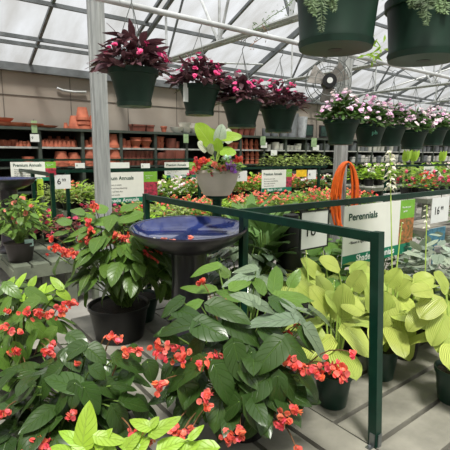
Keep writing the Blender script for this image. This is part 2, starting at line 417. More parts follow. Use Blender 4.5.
# pipes the baskets hang from
def pipe(Y, z, x0, x1, label, sag=0):
    mb = MB(); mb.tube([(x0+(x1-x0)*i/12, Y, z+sag*math.sin(i*1.1)) for i in range(13)], .02, 10)
    tag(mb.build('hanging_pipe', M_steell), label, 'pipe')
Pz = 2.515; PY = 2.80
pipe(PY, Pz, .2, 14, 'long pale steel pipe crossing the upper right with weathered stains')
pipe(1.12, 2.62, .3, 6, 'nearer overhead pipe carrying the two big green baskets')
for X in (1.51, 5.0):   # pipe hangers
    pass

# columns
def column(X, Y, w, h, label):
    t = empty('support_column', (X, Y, 0), label, 'column')
    mb = MB(); q = w/2
    P = [(-q,-q),(-q*.35,-q),(-q*.3,-q*.86),(q*.3,-q*.86),(q*.35,-q),(q,-q),(q,-q*.35),(q*.86,-q*.3),(q*.86,q*.3),(q,q*.35),(q,q),(-q,q),(-q,q*.35),(-q*.86,q*.3),(-q*.86,-q*.3),(-q,-q*.35)]
    n = len(P); vs = [(X+a, Y+b, 0) for a, b in P]+[(X+a, Y+b, h) for a, b in P]
    mb.add(vs, [(i, (i+1)%n, (i+1)%n+n, i+n) for i in range(n)]+[tuple(range(n))[::-1], tuple(range(n, 2*n))])
    mb.build('post', M_steel, t, smooth=False)
    mb = MB(); mb.box(X-w*.9, X+w*.9, Y-w*.9, Y+w*.9, 0, .015); mb.build('base_plate', M_steeld, t, smooth=False)
column(1.51, 3.85, .115, rz(3.85), 'near galvanised steel column rising through the picture at left')
column(4.95, 3.85, .135, rz(3.85), 'farther galvanised steel column with the orange hose hung on it')

# ------------------------------------------------------------------ circulation fan
fc = Vector(at(328, 82, 5.3)); tf = empty('circulation_fan', fc, 'round wire-caged fan with taupe blades and black motor beside the farther column', 'fan')
vd = (Vector(CAM)-fc); vd.z = 0; vd.normalize(); ax = (vd+Vector((.5, -.1, 0))*.4).normalized()
mb = MB()
for d, R in ((-.06, .27), (.06, .27), (.08, .17), (-.08, .17)): mb.torus(fc+ax*d, ax, R, .005, 32, 5)
e1 = ax.orthogonal().normalized(); e2 = ax.cross(e1)
for i in range(14):
    r = e1*math.cos(2*PI*i/14)+e2*math.sin(2*PI*i/14)
    mb.tube([fc+ax*.09+r*.05, fc+ax*.08+r*.17, fc+ax*.06+r*.27, fc-ax*.06+r*.27, fc-ax*.08+r*.17], .003, 4)
mb.build('cage', M_wire, tf)
for i in range(3):
    a0 = 1.0+i*2*PI/3; mb = MB(); vs = []
    for k2 in range(5):
        rr = .04+.2*k2/4; w = .05+.07*k2/4
        r = e1*math.cos(a0)+e2*math.sin(a0); tt = -e1*math.sin(a0)+e2*math.cos(a0)
        vs += [fc+r*rr-tt*w-ax*.02, fc+r*rr+tt*w+ax*.02, fc+r*rr+tt*w+ax*.024, fc+r*rr-tt*w-ax*.016]
    fs = []
    for k2 in range(4):
        o4 = k2*4; fs += [(o4+j, o4+(j+1)%4, o4+4+(j+1)%4, o4+4+j) for j in range(4)]
    fs += [(3,2,1,0), (16,17,18,19)]
    mb.add(vs, fs); mb.build('blade', M_blade, tf)
mb = MB(); mb.tube([fc-ax*.05, fc+ax*.12], .085, 16); mb.build('motor', M_blackpot, tf)
mb = MB(); mb.tube([fc+ax*.12, fc+ax*.13], .035, 14); mb.build('hub_cap', M_card, tf)
mb = MB(); mb.tube([fc-ax*.03, fc+Vector((.14, .03, -.16)), (4.95, 3.79, fc.z-.15)], .028, 8); mb.build('bracket', M_blackpot, tf)

# ------------------------------------------------------------------ benches
def bench(x0, x1, y0, y1, z, along, label, m, group=None, ml=None, legs=None, pitch=.168, off=0.0, lz=0.0):
    t = empty('bench', ((x0+x1)/2, (y0+y1)/2, 0), label, 'bench', group); ml = ml or m
    mb = MB(); g = .021; th = .034
    a, b = (x0, x1) if along == 'Y' else (y0, y1)
    s = a+off-pitch if off else a
    while s < b-.02:
        p0 = max(a, s+g/2); p1 = min(b, s+pitch-g/2)
        if p1-p0 > .02:
            if along == 'Y': mb.box(p0, p1, y0, y1, z-th, z)
            else: mb.box(x0, x1, p0, p1, z-th, z)
        s += pitch
    mb.build('tabletop', m, t, smooth=False)
    mb = MB(); h = .09
    for q in ((x0, x1, y0, y0+.035), (x0, x1, y1-.035, y1), (x0, x0+.035, y0+.035, y1-.035), (x1-.035, x1, y0+.035, y1-.035)):
        mb.box(q[0], q[1], q[2], q[3], z-th-h, z-th)
    cx = (x0+x1)/2
    if along == 'Y':
        for q in (.33, .66): yy = y0+(y1-y0)*q; mb.box(x0+.035, x1-.035, yy-.03, yy+.03, z-th-h, z-th)
    else:
        for q in (.33, .66): xx = x0+(x1-x0)*q; mb.box(xx-.03, xx+.03, y0+.035, y1-.035, z-th-h, z-th)
    mb.build('apron', ml, t, smooth=False)
    for lx, ly in (legs or [(x0+.04, y0+.04), (x1-.13, y0+.04), (x0+.04, y1-.13), (x1-.13, y1-.13)]):
        mb = MB(); mb.box(lx, lx+.09, ly, ly+.09, 0, z-th-.005); mb.build('leg', ml, t, smooth=False)
    return t
bench(.125, 1.285, -.1, 2.685, .5, 'Y', 'weathered grey plank bench under the red begonias in the foreground', M_bench, ml=M_benchgreen, pitch=.1672)
bench(1.292, 4.6, .12, 2.75, .5, 'X', 'weathered grey plank bench under the lime hostas at right', M_bench, ml=M_benchgreen, pitch=.1705, off=.168)
bench(.775, 1.66, 4.24, 7.0, .5, 'Y', 'grey-green plank bench at left carrying the potted impatiens', M_benchgreen, pitch=.168,
      legs=[(.8, 4.3), (1.06, 4.3), (1.28, 4.3), (1.55, 4.3), (.8, 6.8), (1.55, 6.8)])
bench(1.85, 7.0, 4.35, 5.75, .60, 'X', 'long bench under the nearer mass of bedding flowers', M_benchgreen, pitch=.2)
bench(1.85, 8.2, 6.25, 7.55, .72, 'X', 'long bench under the farther mass of bedding flowers', M_benchgreen, pitch=.2)
bench(8.3, 13.5, 4.3, 5.3, .72, 'X', 'pale-topped bench of shrubs below the pale pink baskets', M_benchlight, ml=M_benchgreen, pitch=.25)
bench(9.4, 15.0, 6.3, 7.3, .76, 'X', 'farther pale-topped bench of shrubs at right in front of the shelving', M_benchlight, ml=M_benchgreen, pitch=.25)
bench(5.3, 9.0, 2.0, 3.2, .62, 'X', 'grey bench at the right edge behind the silver foliage', M_bench, ml=M_benchgreen, pitch=.25)

# ------------------------------------------------------------------ rail frames
def frame(name, rails, posts, label, m=M_rail, w=.042, bracket=None):
    t = empty(name, (posts[0][0], posts[0][1], posts[0][2]), label, 'rail')
    for a, b in rails:
        mb = MB(); mb.bar(a, b, w*.75, w); mb.build('rail', m, t, smooth=False)
    for q_ in posts:
        x, y, z0, z1 = q_[:4]; mb = MB(); mb.bar((x, y, z0), (x, y+(q_[4] if len(q_) > 4 else 0), z1), w, w, up=(1, 0, 0)); mb.build('post', m, t, smooth=False)
        if bracket:
            mb = MB(); mb.box(x-w*1.3, x-w/2, y-w*.3, y+w*.3, z0, z0+.004); mb.box(x-w/2-.004, x-w/2, y-w*.3, y+w*.3, z0, z0+.05)
            mb.box(x-w*.3, x+w*.3, y-w/2-.004, y-w/2, z0, z0+.05)
            mb.build('bracket', M_brack, t, smooth=False)
            mb = MB(); mb.tube([(x-w*.95, y, z0+.004), (x-w*.95, y, z0+.008)], .005, 8); mb.build('bolt', M_steeld, t)
    return t
ZR = 1.287
RX = 1.306
frame('rail_frame', [((RX, .828, ZR-.021), (RX, 2.60, ZR-.021))], [(RX, .80, .5, ZR, .045), (RX, 2.58, .5, ZR)], w=.034, label=
      'dark green metal rail in front running from near post back past the bird bath', bracket=True)
frame('rail_frame', [((RX+.025, 1.62, ZR-.021), (3.75, 1.62, ZR-.021))], [(RX+.045, 1.62, .5, ZR-.04), (3.73, 1.62, .5, ZR-.04)], w=.034, label=
      'dark green metal rail crossing behind it that holds the Perennials sign', bracket=True)
frame('rail_frame', [((1.64, 5.93, ZR-.02), (1.64, 8.1, ZR-.02))], [(1.64, 5.95, .5, ZR), (1.64, 6.95, .5, ZR-.04)],
      'dark green rail on the left bench holding the 6.99 price card', w=.05)
frame('rail_frame', [((1.70, 6.15, 1.30), (4.15, 6.15, 1.30))], [(1.90, 6.15, .0, 1.30), (4.13, 6.15, .0, 1.30)],
      'dark green rail behind the near column holding the left Annuals sign', w=.045)
frame('rail_frame', [((4.25, 6.15, 1.29), (7.45, 6.15, 1.29))], [(4.27, 6.15, .0, 1.29), (7.2, 6.15, .0, 1.29)],
      'dark green rail right of the flower bowl holding the right Annuals sign', w=.045)
frame('rail_frame', [((.9, 7.8, 1.43), (5.6, 7.8, 1.43))], [(.92, 7.8, 0, 1.43), (3.2, 7.8, 0, 1.43), (5.58, 7.8, 0, 1.43)],
      'farther thin rail just in front of the terracotta shelves', w=.03)
a = onz(411, 168, 1.3)
frame('rail_frame', [((8.6, 5.45, 1.3), (13, 5.45, 1.3))], [(8.62, 5.45, 0, 1.3), (12.98, 5.45, 0, 1.3)],
      'dark rail at far right above the pale bench of shrubs', w=.045)

# ------------------------------------------------------------------ signs
def hooks(t, xs, y, z0, z1):
    for x in xs:
        mb = MB(); mb.tube([(x, y, z0), (x-.006, y-.004, (z0+z1)/2), (x, y, z1)], .0025, 5); mb.build('hook', M_dkwire, t)
def big_sign(x0, x1, y, z0, z1, title, foot, label, hang=.03, title_s=.06, photo=M_redprint, lines=None, colf=.23, tw=.5, fw=.5):
    t = empty('hanging_sign', ((x0+x1)/2, y, z0), label, 'sign')
    W = x1-x0; H = z1-z0; xs = x1-W*colf; zb = z0+H*.19
    mb = MB(); mb.box(x0, x1, y, y+.006, z0, z1); mb.build('board', M_cream, t, smooth=False)
    e = .001
    mb = MB(); mb.box(x0, x1, y-e, y, z0, zb); mb.build('footer_band', M_grnband, t, smooth=False)
    mb = MB(); mb.box(xs, x1, y-e, y, z0+H*.66, z1); mb.build('lime_panel', M_lime, t, smooth=False)
    mb = MB(); mb.box(xs, x1, y-e*.9, y, zb*1.0, z0+H*.66); mb.build('plant_picture', photo, t, smooth=False)
    text(t, title, x0+W*.05, y-.002, z1-H*.24, title_s, M_grnink, bold=.02, fitw=W*tw)
    text(t, foot, x0+W*.17, y-.003, z0+H*.055, title_s, M_whiteink, bold=.018, fitw=W*fw)
    for i, l in enumerate(lines or ['Flowers for sun or shade', 'Easy to grow and long blooming', 'Water when soil feels dry', 'Feed every two weeks']):
        text(t, l, x0+W*.07, y-.002, z1-H*(.42+.105*i), title_s*.4, M_ink, name='small_print')
    text(t, 'New for your', xs+W*.03, y-.002, z1-H*.15, title_s*.3, M_whiteink, name='small_print')
    text(t, 'garden', xs+W*.05, y-.002, z1-H*.22, title_s*.3, M_whiteink, name='small_print')
    if hang: hooks(t, (x0+W*.05, x1-W*.12), y+.003, z1-.01, z1+hang)
    return t
ps = big_sign(2.10, 2.885, 1.585, .868, 1.245, 'Perennials', 'Shade Perennials', 'large cream Perennials sign hanging behind the lime hostas', title_s=.062, photo=M_astilbe, tw=.38, fw=.54,
         lines=['', '• Come back year after year', '• Bloom in light shade all summer'])
# fronds printed as a picture on the sign
big_sign(2.30, 3.29, 6.10, .80, 1.27, 'Premium Annuals', 'Shade Annuals', 'cream Premium Annuals sign just right of the near steel column', title_s=.078, colf=.24, tw=.54, fw=.5)
big_sign(5.52, 6.33, 6.10, .82, 1.25, 'Premium Annuals', 'Shade Annuals', 'cream Premium Annuals sign right of the flower bowl below the shelves', title_s=.07, colf=.2, tw=.6, fw=.5)
big_sign(1.50, 2.22, 7.76, 1.08, 1.40, 'Premium Annuals', 'Sun Annuals', 'cream Premium Annuals sign at far left behind the 6.99 card', title_s=.07, tw=.62, colf=.25)
big_sign(4.36, 5.12, 7.76, 1.05, 1.375, 'Premium Annuals', 'Sun Annuals', 'cream Premium Annuals sign left of the flower bowl behind a small card', title_s=.065, tw=.62)
q = ony(424, 169, 5.40); q2 = ony(436, 184, 5.40)
big_sign(q.x, q2.x, 5.40, q2.z, 1.275, 'Annuals', 'Sun', 'pale sign with green foot at far right under the pink baskets', title_s=.07, tw=.5, fw=.3)

def card(x0, x1, y, z0, z1, main, sup, label, framed=False, m=M_card, top=None, cat='sign', ms=None, sub=None):
    t = empty('price_card', ((x0+x1)/2, y, z0), label, cat)
    W = x1-x0; H = z1-z0
    mb = MB(); mb.box(x0, x1, y, y+.004, z0, z1); mb.build('card', m, t, smooth=False)
    if framed:
        mb = MB()
        for c in ((x0-.008, x0, z0-.008, z1+.008), (x1, x1+.008, z0-.008, z1+.008), (x0, x1, z0-.008, z0), (x0, x1, z1, z1+.008)): mb.box(c[0], c[1], y-.003, y+.008, c[2], c[3])
        mb.build('frame', M_railblk, t, smooth=False)
    if main:
        s = ms or H*.6
        text(t, main, x0+W*.12, y-.002, z0+H*.34, s, M_ink, bold=.004)
        if sup: text(t, sup, x0+W*.12+s*.62*len(main)*.95, y-.002, z0+H*.34+s*.32, s*.5, M_ink)
    if sub: text(t, sub, x0+W*.12, y-.002, z0+H*.12, H*.1, M_ink, name='small_print')
    if top: hooks(t, ((x0+x1)/2,), y+.002, z1-.005, top)
    return t
card(1.735, 1.955, 1.59, 1.03, 1.235, '16', '99', 'white 16.99 price card in black frame left of the Perennials sign', framed=True, top=1.27, ms=.095)
card(3.13, 3.39, 1.585, 1.045, 1.235, '16', '99', 'white 16.99 price card hanging at the right edge', top=1.27, ms=.085)
q = ony(54.5, 175, 5.88); q2 = ony(71, 188.5, 5.88)
card(q.x, q2.x, 5.88, q2.z, q.z, '6', '99', 'white 6.99 price card beside a dark green post at left', framed=False, top=1.27, ms=.11)
def tagcard(px0, px1, py0, py1, Y, m, label, txt=None):
    a = ony(px0, py0, Y); b = ony(px1, py1, Y)
    return card(a.x, b.x, Y, b.z, a.z, txt, None, label, m=m, cat='tag', ms=(a.z-b.z)*.5, top=a.z+.03)
tagcard(36.5, 44, 179, 195, 6.9, M_limetag, 'yellow-green hanging tag on the rail at left', 'Sale')
tagcard(48, 56, 170.5, 173, 5.86, M_redtag, 'small red clip tag on the rail corner at left')
tagcard(296.5, 306.5, 170, 176.5, 6.12, M_yellow, 'small yellow tag on the rail at centre right')
tagcard(308, 316, 170, 179, 6.12, M_card, 'white square tag beside the yellow one', '4')
tagcard(171, 181, 173, 184, 7.755, M_card, 'small white card in front of the Annuals sign left of the flower bowl', '3')
tagcard(237, 247, 171, 181, 6.12, M_card, 'small white card just right of the flower bowl', '5')
tagcard(103, 129.5, 162.5, 168, 7.778, M_card, 'white and violet banner card on the rail before the shelves')
tagcard(141, 150, 163.5, 168.5, 7.778, M_card, 'small white card on the rail between banner and sign', '2')
tagcard(75, 85, 163, 168, 7.778, M_card, 'small white card on the rail before the left shelves', '8')
tagcard(30, 39.5, 134, 142, 8.212, M_card, 'white square price card on the left shelving upright', '9')
tagcard(31, 37.5, 120.5, 133, 8.208, mat('soft_green_print', (150, 178, 132), .5), 'soft green tag over the price card on the left shelving')
for px in (186, 263, 314): tag(tagcard(px-2.5, px+2.5, 134+(px-186)*.03, 143+(px-186)*.03, 8.208, MATS['soft_green_print'], 'soft green tag on a shelving upright right of the flower bowl'), None, None, 'green tags on the right shelving')
for px, py in ((264, 145), (274, 152.5), (316, 147.5)): tag(tagcard(px-3, px+3, py-2.5, py+3, 8.212, M_card, 'tiny white price card on the right shelving'), None, None, 'white cards on the right shelving')

# ------------------------------------------------------------------ pots
def pot_prof(r0, r1, h, lip=.012, liph=.03, wall=.006):
    return [(r0*.96, 0), (r0, .004), (r1, h-liph), (r1+lip, h-liph+.002), (r1+lip*1.15, h), (r1+lip*.3, h), (r1-wall, h-.012), (r1-wall*1.5, h-.03)]
def add_pot(t, c, r0, r1, h, m, name='pot', lip=.006, liph=.022, soil=True):
    mb = MB(); P = pot_prof(r0, r1, h, lip, liph); mb.lathe(P, c, 28, 1); mb.build(name, m, t)
    if soil:
        mb = MB(); mb.lathe([(.001, .0), (r1*.95, 0), (r1*.95, .004), (r1*.5, .01), (.001, .012)], (c[0], c[1], c[2]+h-.02), 20); mb.build('soil', M_soil, t)

# ------------------------------------------------------------------ shelving
Z1, Z2, Z3 = 2.0, 1.655, 1.30
for i in range(22):
    x0 = 1.30+.777*i; x1 = x0+.777
    nth = ['left', 'centre', 'right'][min(2, i//7)]
    t = empty('shelving_unit', (x0, 8.6, 0), 'dark green-grey shelving bay against the taupe wall, %s run' % nth, 'shelving', 'shelving bays along the wall, %s' % nth)
    mb = MB(); mb.box(x0+.0, x0+.06, 8.26, 8.84, 0, Z1-.04); mb.build('upright', M_shelf, t, smooth=False)
    mb = MB(); mb.box(x0+.06, x1, 8.835, 8.85, .1, Z1-.04); mb.build('back_panel', M_shelfin, t, smooth=False)
    mb = MB(); mb.box(x0, x1, 8.22, 8.86, Z1-.05, Z1); mb.build('top_board', M_shelf, t, smooth=False)
    for z in (Z2, Z3, .85, .4):
        mb = MB(); mb.box(x0+.06, x1, 8.28, 8.835, z-.025, z); s = mb.build('shelf', M_shelf, t, smooth=False)
        mb = MB(); mb.box(x0+.06, x1, 8.265, 8.28, z-.03, z+.005); mb.build('price_strip', M_shelfedge if z > 1.5 else M_shelf, s, smooth=False)
mb = MB(); mb.tube([(1.3, 8.22, 1.435), (18.3, 8.22, 1.435)], .008, 6)
tag(mb.build('guard_wire', M_rail), 'thin green guard rod along the front of the wall shelving', 'rod')

def simple_pot(name, prof, m, n=16):
    mb = MB(); mb.lathe(prof, (0, 0, 0), n); o = mb.build(name, m, None, loc=(0, 0, 0)); return o
PR = {
 'pot': [(.055, 0), (.078, .12), (.088, .121), (.09, .155), (.08, .155), (.075, .12), (.05, .02)],
 'inv': [(.09, 0), (.09, .035), (.078, .036), (.055, .155), (.02, .155)],
 'urn': [(.07, 0), (.07, .015), (.05, .03), (.075, .09), (.1, .13), (.075, .165), (.085, .19), (.07, .19), (.05, .12)],
 'saucer': [(.1, 0), (.13, .03), (.14, .045), (.132, .045), (.1, .012)],
 'bowl': [(.06, 0), (.11, .05), (.13, .11), (.122, .11), (.1, .05), (.04, .015)],
 'cyl': [(.075, 0), (.085, .02), (.09, .16), (.082, .16), (.075, .03)],
 'tall': [(.12, 0), (.16, .45), (.168, .5), (.155, .5), (.13, .1)],
}
protos = {}
def place_pot(kind, m, name, px, py, size, label, group, Y=8.4, cat='flowerpot'):
    """px: image column the pot stands at; py selects the shelf height; size: height in metres"""
    key = (kind, m.name)
    z = {1: Z1, 2: Z2, 3: Z3}[py]
    P = PR[kind]; H = max(q[1] for q in P); p = ony(px, 140, Y)
    loc = Vector((p.x, Y, z+.001)); sc = size/H
    if key not in protos:
        o = simple_pot(name, P, m); protos[key] = o
    else:
        o = protos[key].copy(); col.objects.link(o)
    o.location = loc; o.scale = (sc, sc, sc); o.rotation_euler = (0, 0, RN.random()*6); o.name = name
    if kind == 'inv' and size < .2: o.scale.x = o.scale.y = sc*.74
    tag(o, label, cat, group)
    return o
# top shelf, left
for px, s, n in ((3, .06, 0), (17, .06, 0), (31, .055, 0), (45, .035, 0)):
    o = place_pot('saucer', M_terra, 'clay_saucer', px, 1, s*1.15, 'wide terracotta saucer lying on the top shelf at left', 'saucers on the top shelf'); o.scale = (1.7, 1.5, s/.045*1.1)
    if px == 3:
        o2 = o.copy(); col.objects.link(o2); o2.location.z += .07; o2.location.x -= .04; o2['label'] = 'terracotta saucer stacked on another at the far left of the top shelf'; del o2['group']
o = place_pot('inv', M_terra, 'flowerpot', 66.5, 1, .11, 'small upturned terracotta pot alone on the top shelf', None)
if 'group' in o: del o['group']
for px, s, z, lb in ((84.5, .24, 0, 'large upturned terracotta pot, lowest of the stack on the top shelf'), (84.0, .24, .085, 'large upturned terracotta pot, middle of the stack on the top shelf'),
                     (83.6, .24, .17, 'large upturned terracotta pot, topmost of the stack on the top shelf'), (77.5, .25, 0, 'upturned terracotta pot just left of the tall stack'), (95.5, .25, .02, 'upturned terracotta pot between the stack and the steel column')):
    o = place_pot('inv', M_terra, 'flowerpot', px, 1, s, lb, None); o.location.z += z
    o.location.y += .0 if px > 80 else .08
for px, lb in ((137.5, 'rectangular terracotta trough on the top shelf'), (148.5, 'shorter terracotta trough on the top shelf')):
    p = ony(px, 130, 8.4); w = .15 if px < 140 else .09
    t = empty('clay_trough', (p.x, 8.4, Z1), lb, 'planter')
    mb = MB(); a0 = w*.9
    mb.add([(p.x-a0, 8.33, Z1), (p.x+a0, 8.33, Z1), (p.x+a0, 8.47, Z1), (p.x-a0, 8.47, Z1), (p.x-w, 8.31, Z1+.13), (p.x+w, 8.31, Z1+.13), (p.x+w, 8.49, Z1+.13), (p.x-w, 8.49, Z1+.13)],
           [(0,3,2,1),(0,1,5,4),(1,2,6,5),(2,3,7,6),(3,0,4,7)]); mb.build('body', M_terrad, t, smooth=False)
    mb = MB()
    for c in ((p.x-w-.01, p.x+w+.01, 8.3, 8.325), (p.x-w-.01, p.x+w+.01, 8.475, 8.5), (p.x-w-.01, p.x-w+.012, 8.3, 8.5), (p.x+w-.012, p.x+w+.01, 8.3, 8.5)): mb.box(c[0], c[1], c[2], c[3], Z1+.11, Z1+.14)
    mb.build('rim', M_terrad, t, smooth=False)
place_pot('pot', M_terra, 'flowerpot', 164, 1, .13, 'single upright terracotta pot on the top shelf left of the white bowls', None)
for px, dz, lb in ((177, 0, 'white bowl, leftmost on the top shelf'), (185.5, 0, 'white bowl under another on the top shelf'), (185, .1, 'white bowl stacked on another on the top shelf'), (190, .11, 'white bowl stacked at the back by the lime leaf'), (194, 0, 'white bowl partly behind the lime leaf')):
    o = place_pot('bowl', M_whitepot, 'white_bowl', px, 1, .125, lb, None, cat='bowl', Y=8.4 if px != 190 else 8.6); o.location.z += dz
for i, px in enumerate((234, 240, 246, 251)):
    place_pot('pot', M_terrad, 'flowerpot', px, 1, .2, 'dark red-brown glazed pot on the top shelf under the hanging baskets', 'brown pots on the top shelf')
for px, s in ((266, .2), (274, .2), (283, .22)):
    place_pot('cyl', M_greypot, 'flowerpot', px, 1, s, 'dark grey pot on the top shelf under the hanging baskets', 'grey pots on the top shelf')
o = place_pot('tall', M_greypot, 'tall_planter', 291, 1, .62, 'tall grey planter on the top shelf, the left one of two', None, cat='planter'); o.scale.x = o.scale.y = 1.15
o = place_pot('tall', mat('pale_grey_planter', (176, 180, 184), .5), 'tall_planter', 301, 1, .56, 'tall pale grey planter on the top shelf, the right one of two', None, cat='planter'); o.scale.x = o.scale.y = 1.0
# second shelf, left (crowded little upturned pots)
G2 = 'small terracotta pots on the second shelf'
for px in (1.5, 5, 9, 13.5, 17, 20.5, 24.5, 28): place_pot(RN.choice(['pot', 'inv']), M_terra, 'flowerpot', px, 2, RN.uniform(.08, .14), 'small terracotta pot crowded on the second shelf at far left', G2+' far left', Y=RN.choice([8.36, 8.5]))
for r, yy in ((0, 8.34), (1, 8.48), (2, 8.64)):
    for i in range(8):
        px = 42.5+4.3*i+r*1.6
        if px > 76: continue
        place_pot('inv', M_terra, 'flowerpot', px, 2, .12+.02*r, 'small upturned terracotta pot in rows on the second shelf', G2+' in rows', Y=yy)
        if r == 2 and i % 2: 
            o = place_pot('inv', M_terra, 'flowerpot', px, 2, .1201, 'small upturned terracotta pot stacked on the back row', G2+' stacked', Y=yy); o.location.z += .09
for px, s in ((86, .14), (93, .2), (112, .27), (123, .19), (128, .16)):
    place_pot('inv', M_terra, 'flowerpot', px, 2, s, 'upturned terracotta pot on the second shelf near the steel column', 'upturned pots by the steel column')
for px in (135.5, 145.5): o = place_pot('urn', M_terra, 'clay_urn', px, 2, .22, 'rounded terracotta urn on the second shelf right of the column', 'terracotta urns', cat='urn'); o.scale.x *= 1.25; o.scale.y *= 1.25
for px in (157.5, 161): 
    for q in range(2): o = place_pot('pot', M_terra, 'flowerpot', px, 2, .13, 'small terracotta pot in a pair of stacks on the second shelf', 'small stacked pots'); o.location.z += .12*q
for px, s in ((170.5, .22), (175.5, .16)): place_pot('cyl', M_terrad, 'flowerpot', px, 2, s, 'red-brown cylindrical pot on the second shelf left of the white planter bowl', 'red-brown cylinder pots on the second shelf')
for px in (241, 246, 251, 256.5): 
    for q in range(2): o = place_pot('inv', M_terra, 'flowerpot', px, 2, .15, 'terracotta pot in a column of stacked pots on the second shelf', 'stacked terracotta columns, second shelf'); o.location.z += .11*q
for px in (230, 235): place_pot('pot', M_terra, 'flowerpot', px, 2, .17, 'terracotta pot on the second shelf beside the lime leaf', 'pots by the lime leaf')
for px, s in ((268, .14), (275, .2), (280, .17)): place_pot('cyl', M_whitepot, 'flowerpot', px, 2, s, 'white cylinder pot on the second shelf', 'white pots on the second shelf')
for px in (287, 291, 295, 298): place_pot('cyl', M_whitepot, 'flowerpot', px, 2, .13+.05*(px > 296), 'small white pot on the second shelf at centre right', 'small white pots')
for px in (306, 310, 322, 326): place_pot('cyl', M_greypot, 'flowerpot', px, 2, .2, 'grey pot on the second shelf at centre right', 'grey pots on the second shelf')
# third shelf
for px, s in ((27, .13), (45.5, .1)): place_pot('pot', M_terra, 'flowerpot', px, 3, s*1.4, 'terracotta pot low on the third shelf behind the rail at left', 'pots on the third shelf left')
for px, s in ((60, .28), (67, .17), (72.5, .26), (75, .22)): place_pot('inv', M_terra, 'flowerpot', px, 3, s, 'upturned terracotta pot on the third shelf behind the price cards', 'upturned pots on the third shelf')
for px in (87.5, 88):
    o = place_pot('inv', M_terra, 'flowerpot', px, 3, .26, 'upturned terracotta pot in the stack on the third shelf by the column', 'stack on the third shelf'); o.location.z += (px-87.5)*.3
for px in (113, 113.4): o = place_pot('inv', M_terra, 'flowerpot', px, 3, .28, 'upturned terracotta pot just right of the column, third shelf', 'pots right of the column'); o.location.z += (px-113)*.3
for px in (124, 128, 132, 137, 141, 146, 150.5):
    for q in range(2): o = place_pot('pot', M_terrad, 'flowerpot', px, 3, .16, 'small red-brown pot stacked on the third shelf above the Annuals sign', 'small red-brown pots third shelf'); o.location.z += .14*q
for px, s in ((160, .27), (168, .32), (177, .32)): 
    o = place_pot('cyl', M_terrad, 'flowerpot', px, 3, s, 'large red-brown pot on the third shelf', 'large red-brown pots third shelf')
for px in (241, 247, 252, 257):
    for q in range(3): o = place_pot('inv', M_terra, 'flowerpot', px, 3, .15, 'terracotta pot in a column of stacked pots on the third shelf', 'stacked terracotta columns, third shelf'); o.location.z += .1*q
for px in (150, 158, 166, 176, 226, 232): place_pot('pot', M_terrad, 'flowerpot', px, 3, .14, 'small brown pot at the front of the third shelf', 'small brown pots third shelf front', Y=8.34)
# far right shelves
for i in range(24):
    px = 352+4.2*i
    place_pot('cyl', RN.choice([M_greypot, M_whitepot]), 'flowerpot', px, 2, RN.uniform(.18, .26), 'pot on the far right second shelf beneath the pink baskets', 'pots on the far right second shelf')
    place_pot('cyl', RN.choice([M_greypot, M_whitepot, M_whitepot]), 'flowerpot', px+1.5, 3, RN.uniform(.16, .26), 'pot on the far right third shelf above the shrubs', 'pots on the far right third shelf')
    if i % 2 == 0 and px > 395: place_pot('cyl', RN.choice([M_whitepot, M_greypot]), 'flowerpot', px, 1, .22, 'pot on the far right top shelf behind the baskets', 'pots on the far right top shelf')

# ------------------------------------------------------------------ bird baths
def birdbath(c, z0, zr, R, label, tilt=0):
    t = empty('bird_bath', (c[0], c[1], z0), label, 'bird bath')
    m_in = MATS.get('cobalt_glaze') or mat('cobalt_glaze', (40, 52, 104), .1, noise=.3, nscale=5, rgb2=(24, 29, 66), coat=1)
    m_out = MATS.get('dark_glaze') or mat('dark_glaze', (44, 42, 48), .3, noise=.1, nscale=3, coat=.3)
    H = zr-z0
    mb = MB(); mb.lathe([(R*.30, H-.125), (R*.55, H-.105), (R*.85, H-.06), (R*.97, H-.02), (R, H-.008), (R*.995, H), (R*.965, H-.002), (R*.95, H-.012)], (c[0], c[1], z0), 56, 1); mb.build('basin', m_out, t)
    mb = MB(); mb.lathe([(R*.985, H+.001), (R*.955, H-.006), (R*.9, H-.03), (R*.7, H-.058), (R*.35, H-.072), (.002, H-.076)][::-1], (c[0], c[1], z0), 56, 1); mb.build('bowl_interior', m_in, t)
    mb = MB(); mb.lathe([(R*.52, 0), (R*.53, .03), (R*.40, .08), (R*.335, H*.35), (R*.30, H*.6), (R*.31, H-.12)], (c[0], c[1], z0), 40); mb.build('pedestal', m_out, t)
    if tilt:
        for ch in t.children:
            if ch.name.startswith(('basin', 'bowl_interior')):
                ch.rotation_mode = 'AXIS_ANGLE'; ch.rotation_axis_angle = (math.radians(tilt), Rv[0], Rv[1], 0)
                off = Matrix.Rotation(math.radians(tilt), 4, Vector((Rv[0], Rv[1], 0))) @ Vector((0, 0, H)); ch.location = Vector((0, 0, H))-off
    return t
M_rim = mat('white_fleck', (190, 200, 220), .3)
b0 = birdbath((1.128, 1.775), .5, 1.196, .29, 'blue glazed bird bath on a dark pedestal between the begonias', tilt=2.6)
bc = Vector((1.128, 1.775, 0))
# fallen petals and leaves lying in the water bowl
for dx, dy, r, m in ((-.13, -.03, .018, P_salmon), (-.07, -.05, .01, P_salmon), (-.01, .06, .014, P_salmon), (.08, -.06, .008, L_redleaf), (.1, -.03, .007, L_redleaf), (-.16, -.05, .01, P_white)):
    mb = MB(); p = Vector((bc.x+dx*.6+dy*.8, bc.y-dx*.8+dy*.6, 1.1245)); 
    for q in range(3): mb.petal(p+Vector((RN.uniform(-.4, .4)*r*2, RN.uniform(-.4, .4)*r*2, .004+.003*q)), (RN.uniform(-.4, .4), RN.uniform(-.4, .4), 1), r, .3)
    tag(mb.build('fallen_petal', m, None, loc=p), 'withered petal lying in the blue bird bath', 'petal', 'petals in the bird bath')
birdbath((.93, 5.0), .5, 1.285, .28, 'second blue bird bath at the far left edge, cut off by the frame')

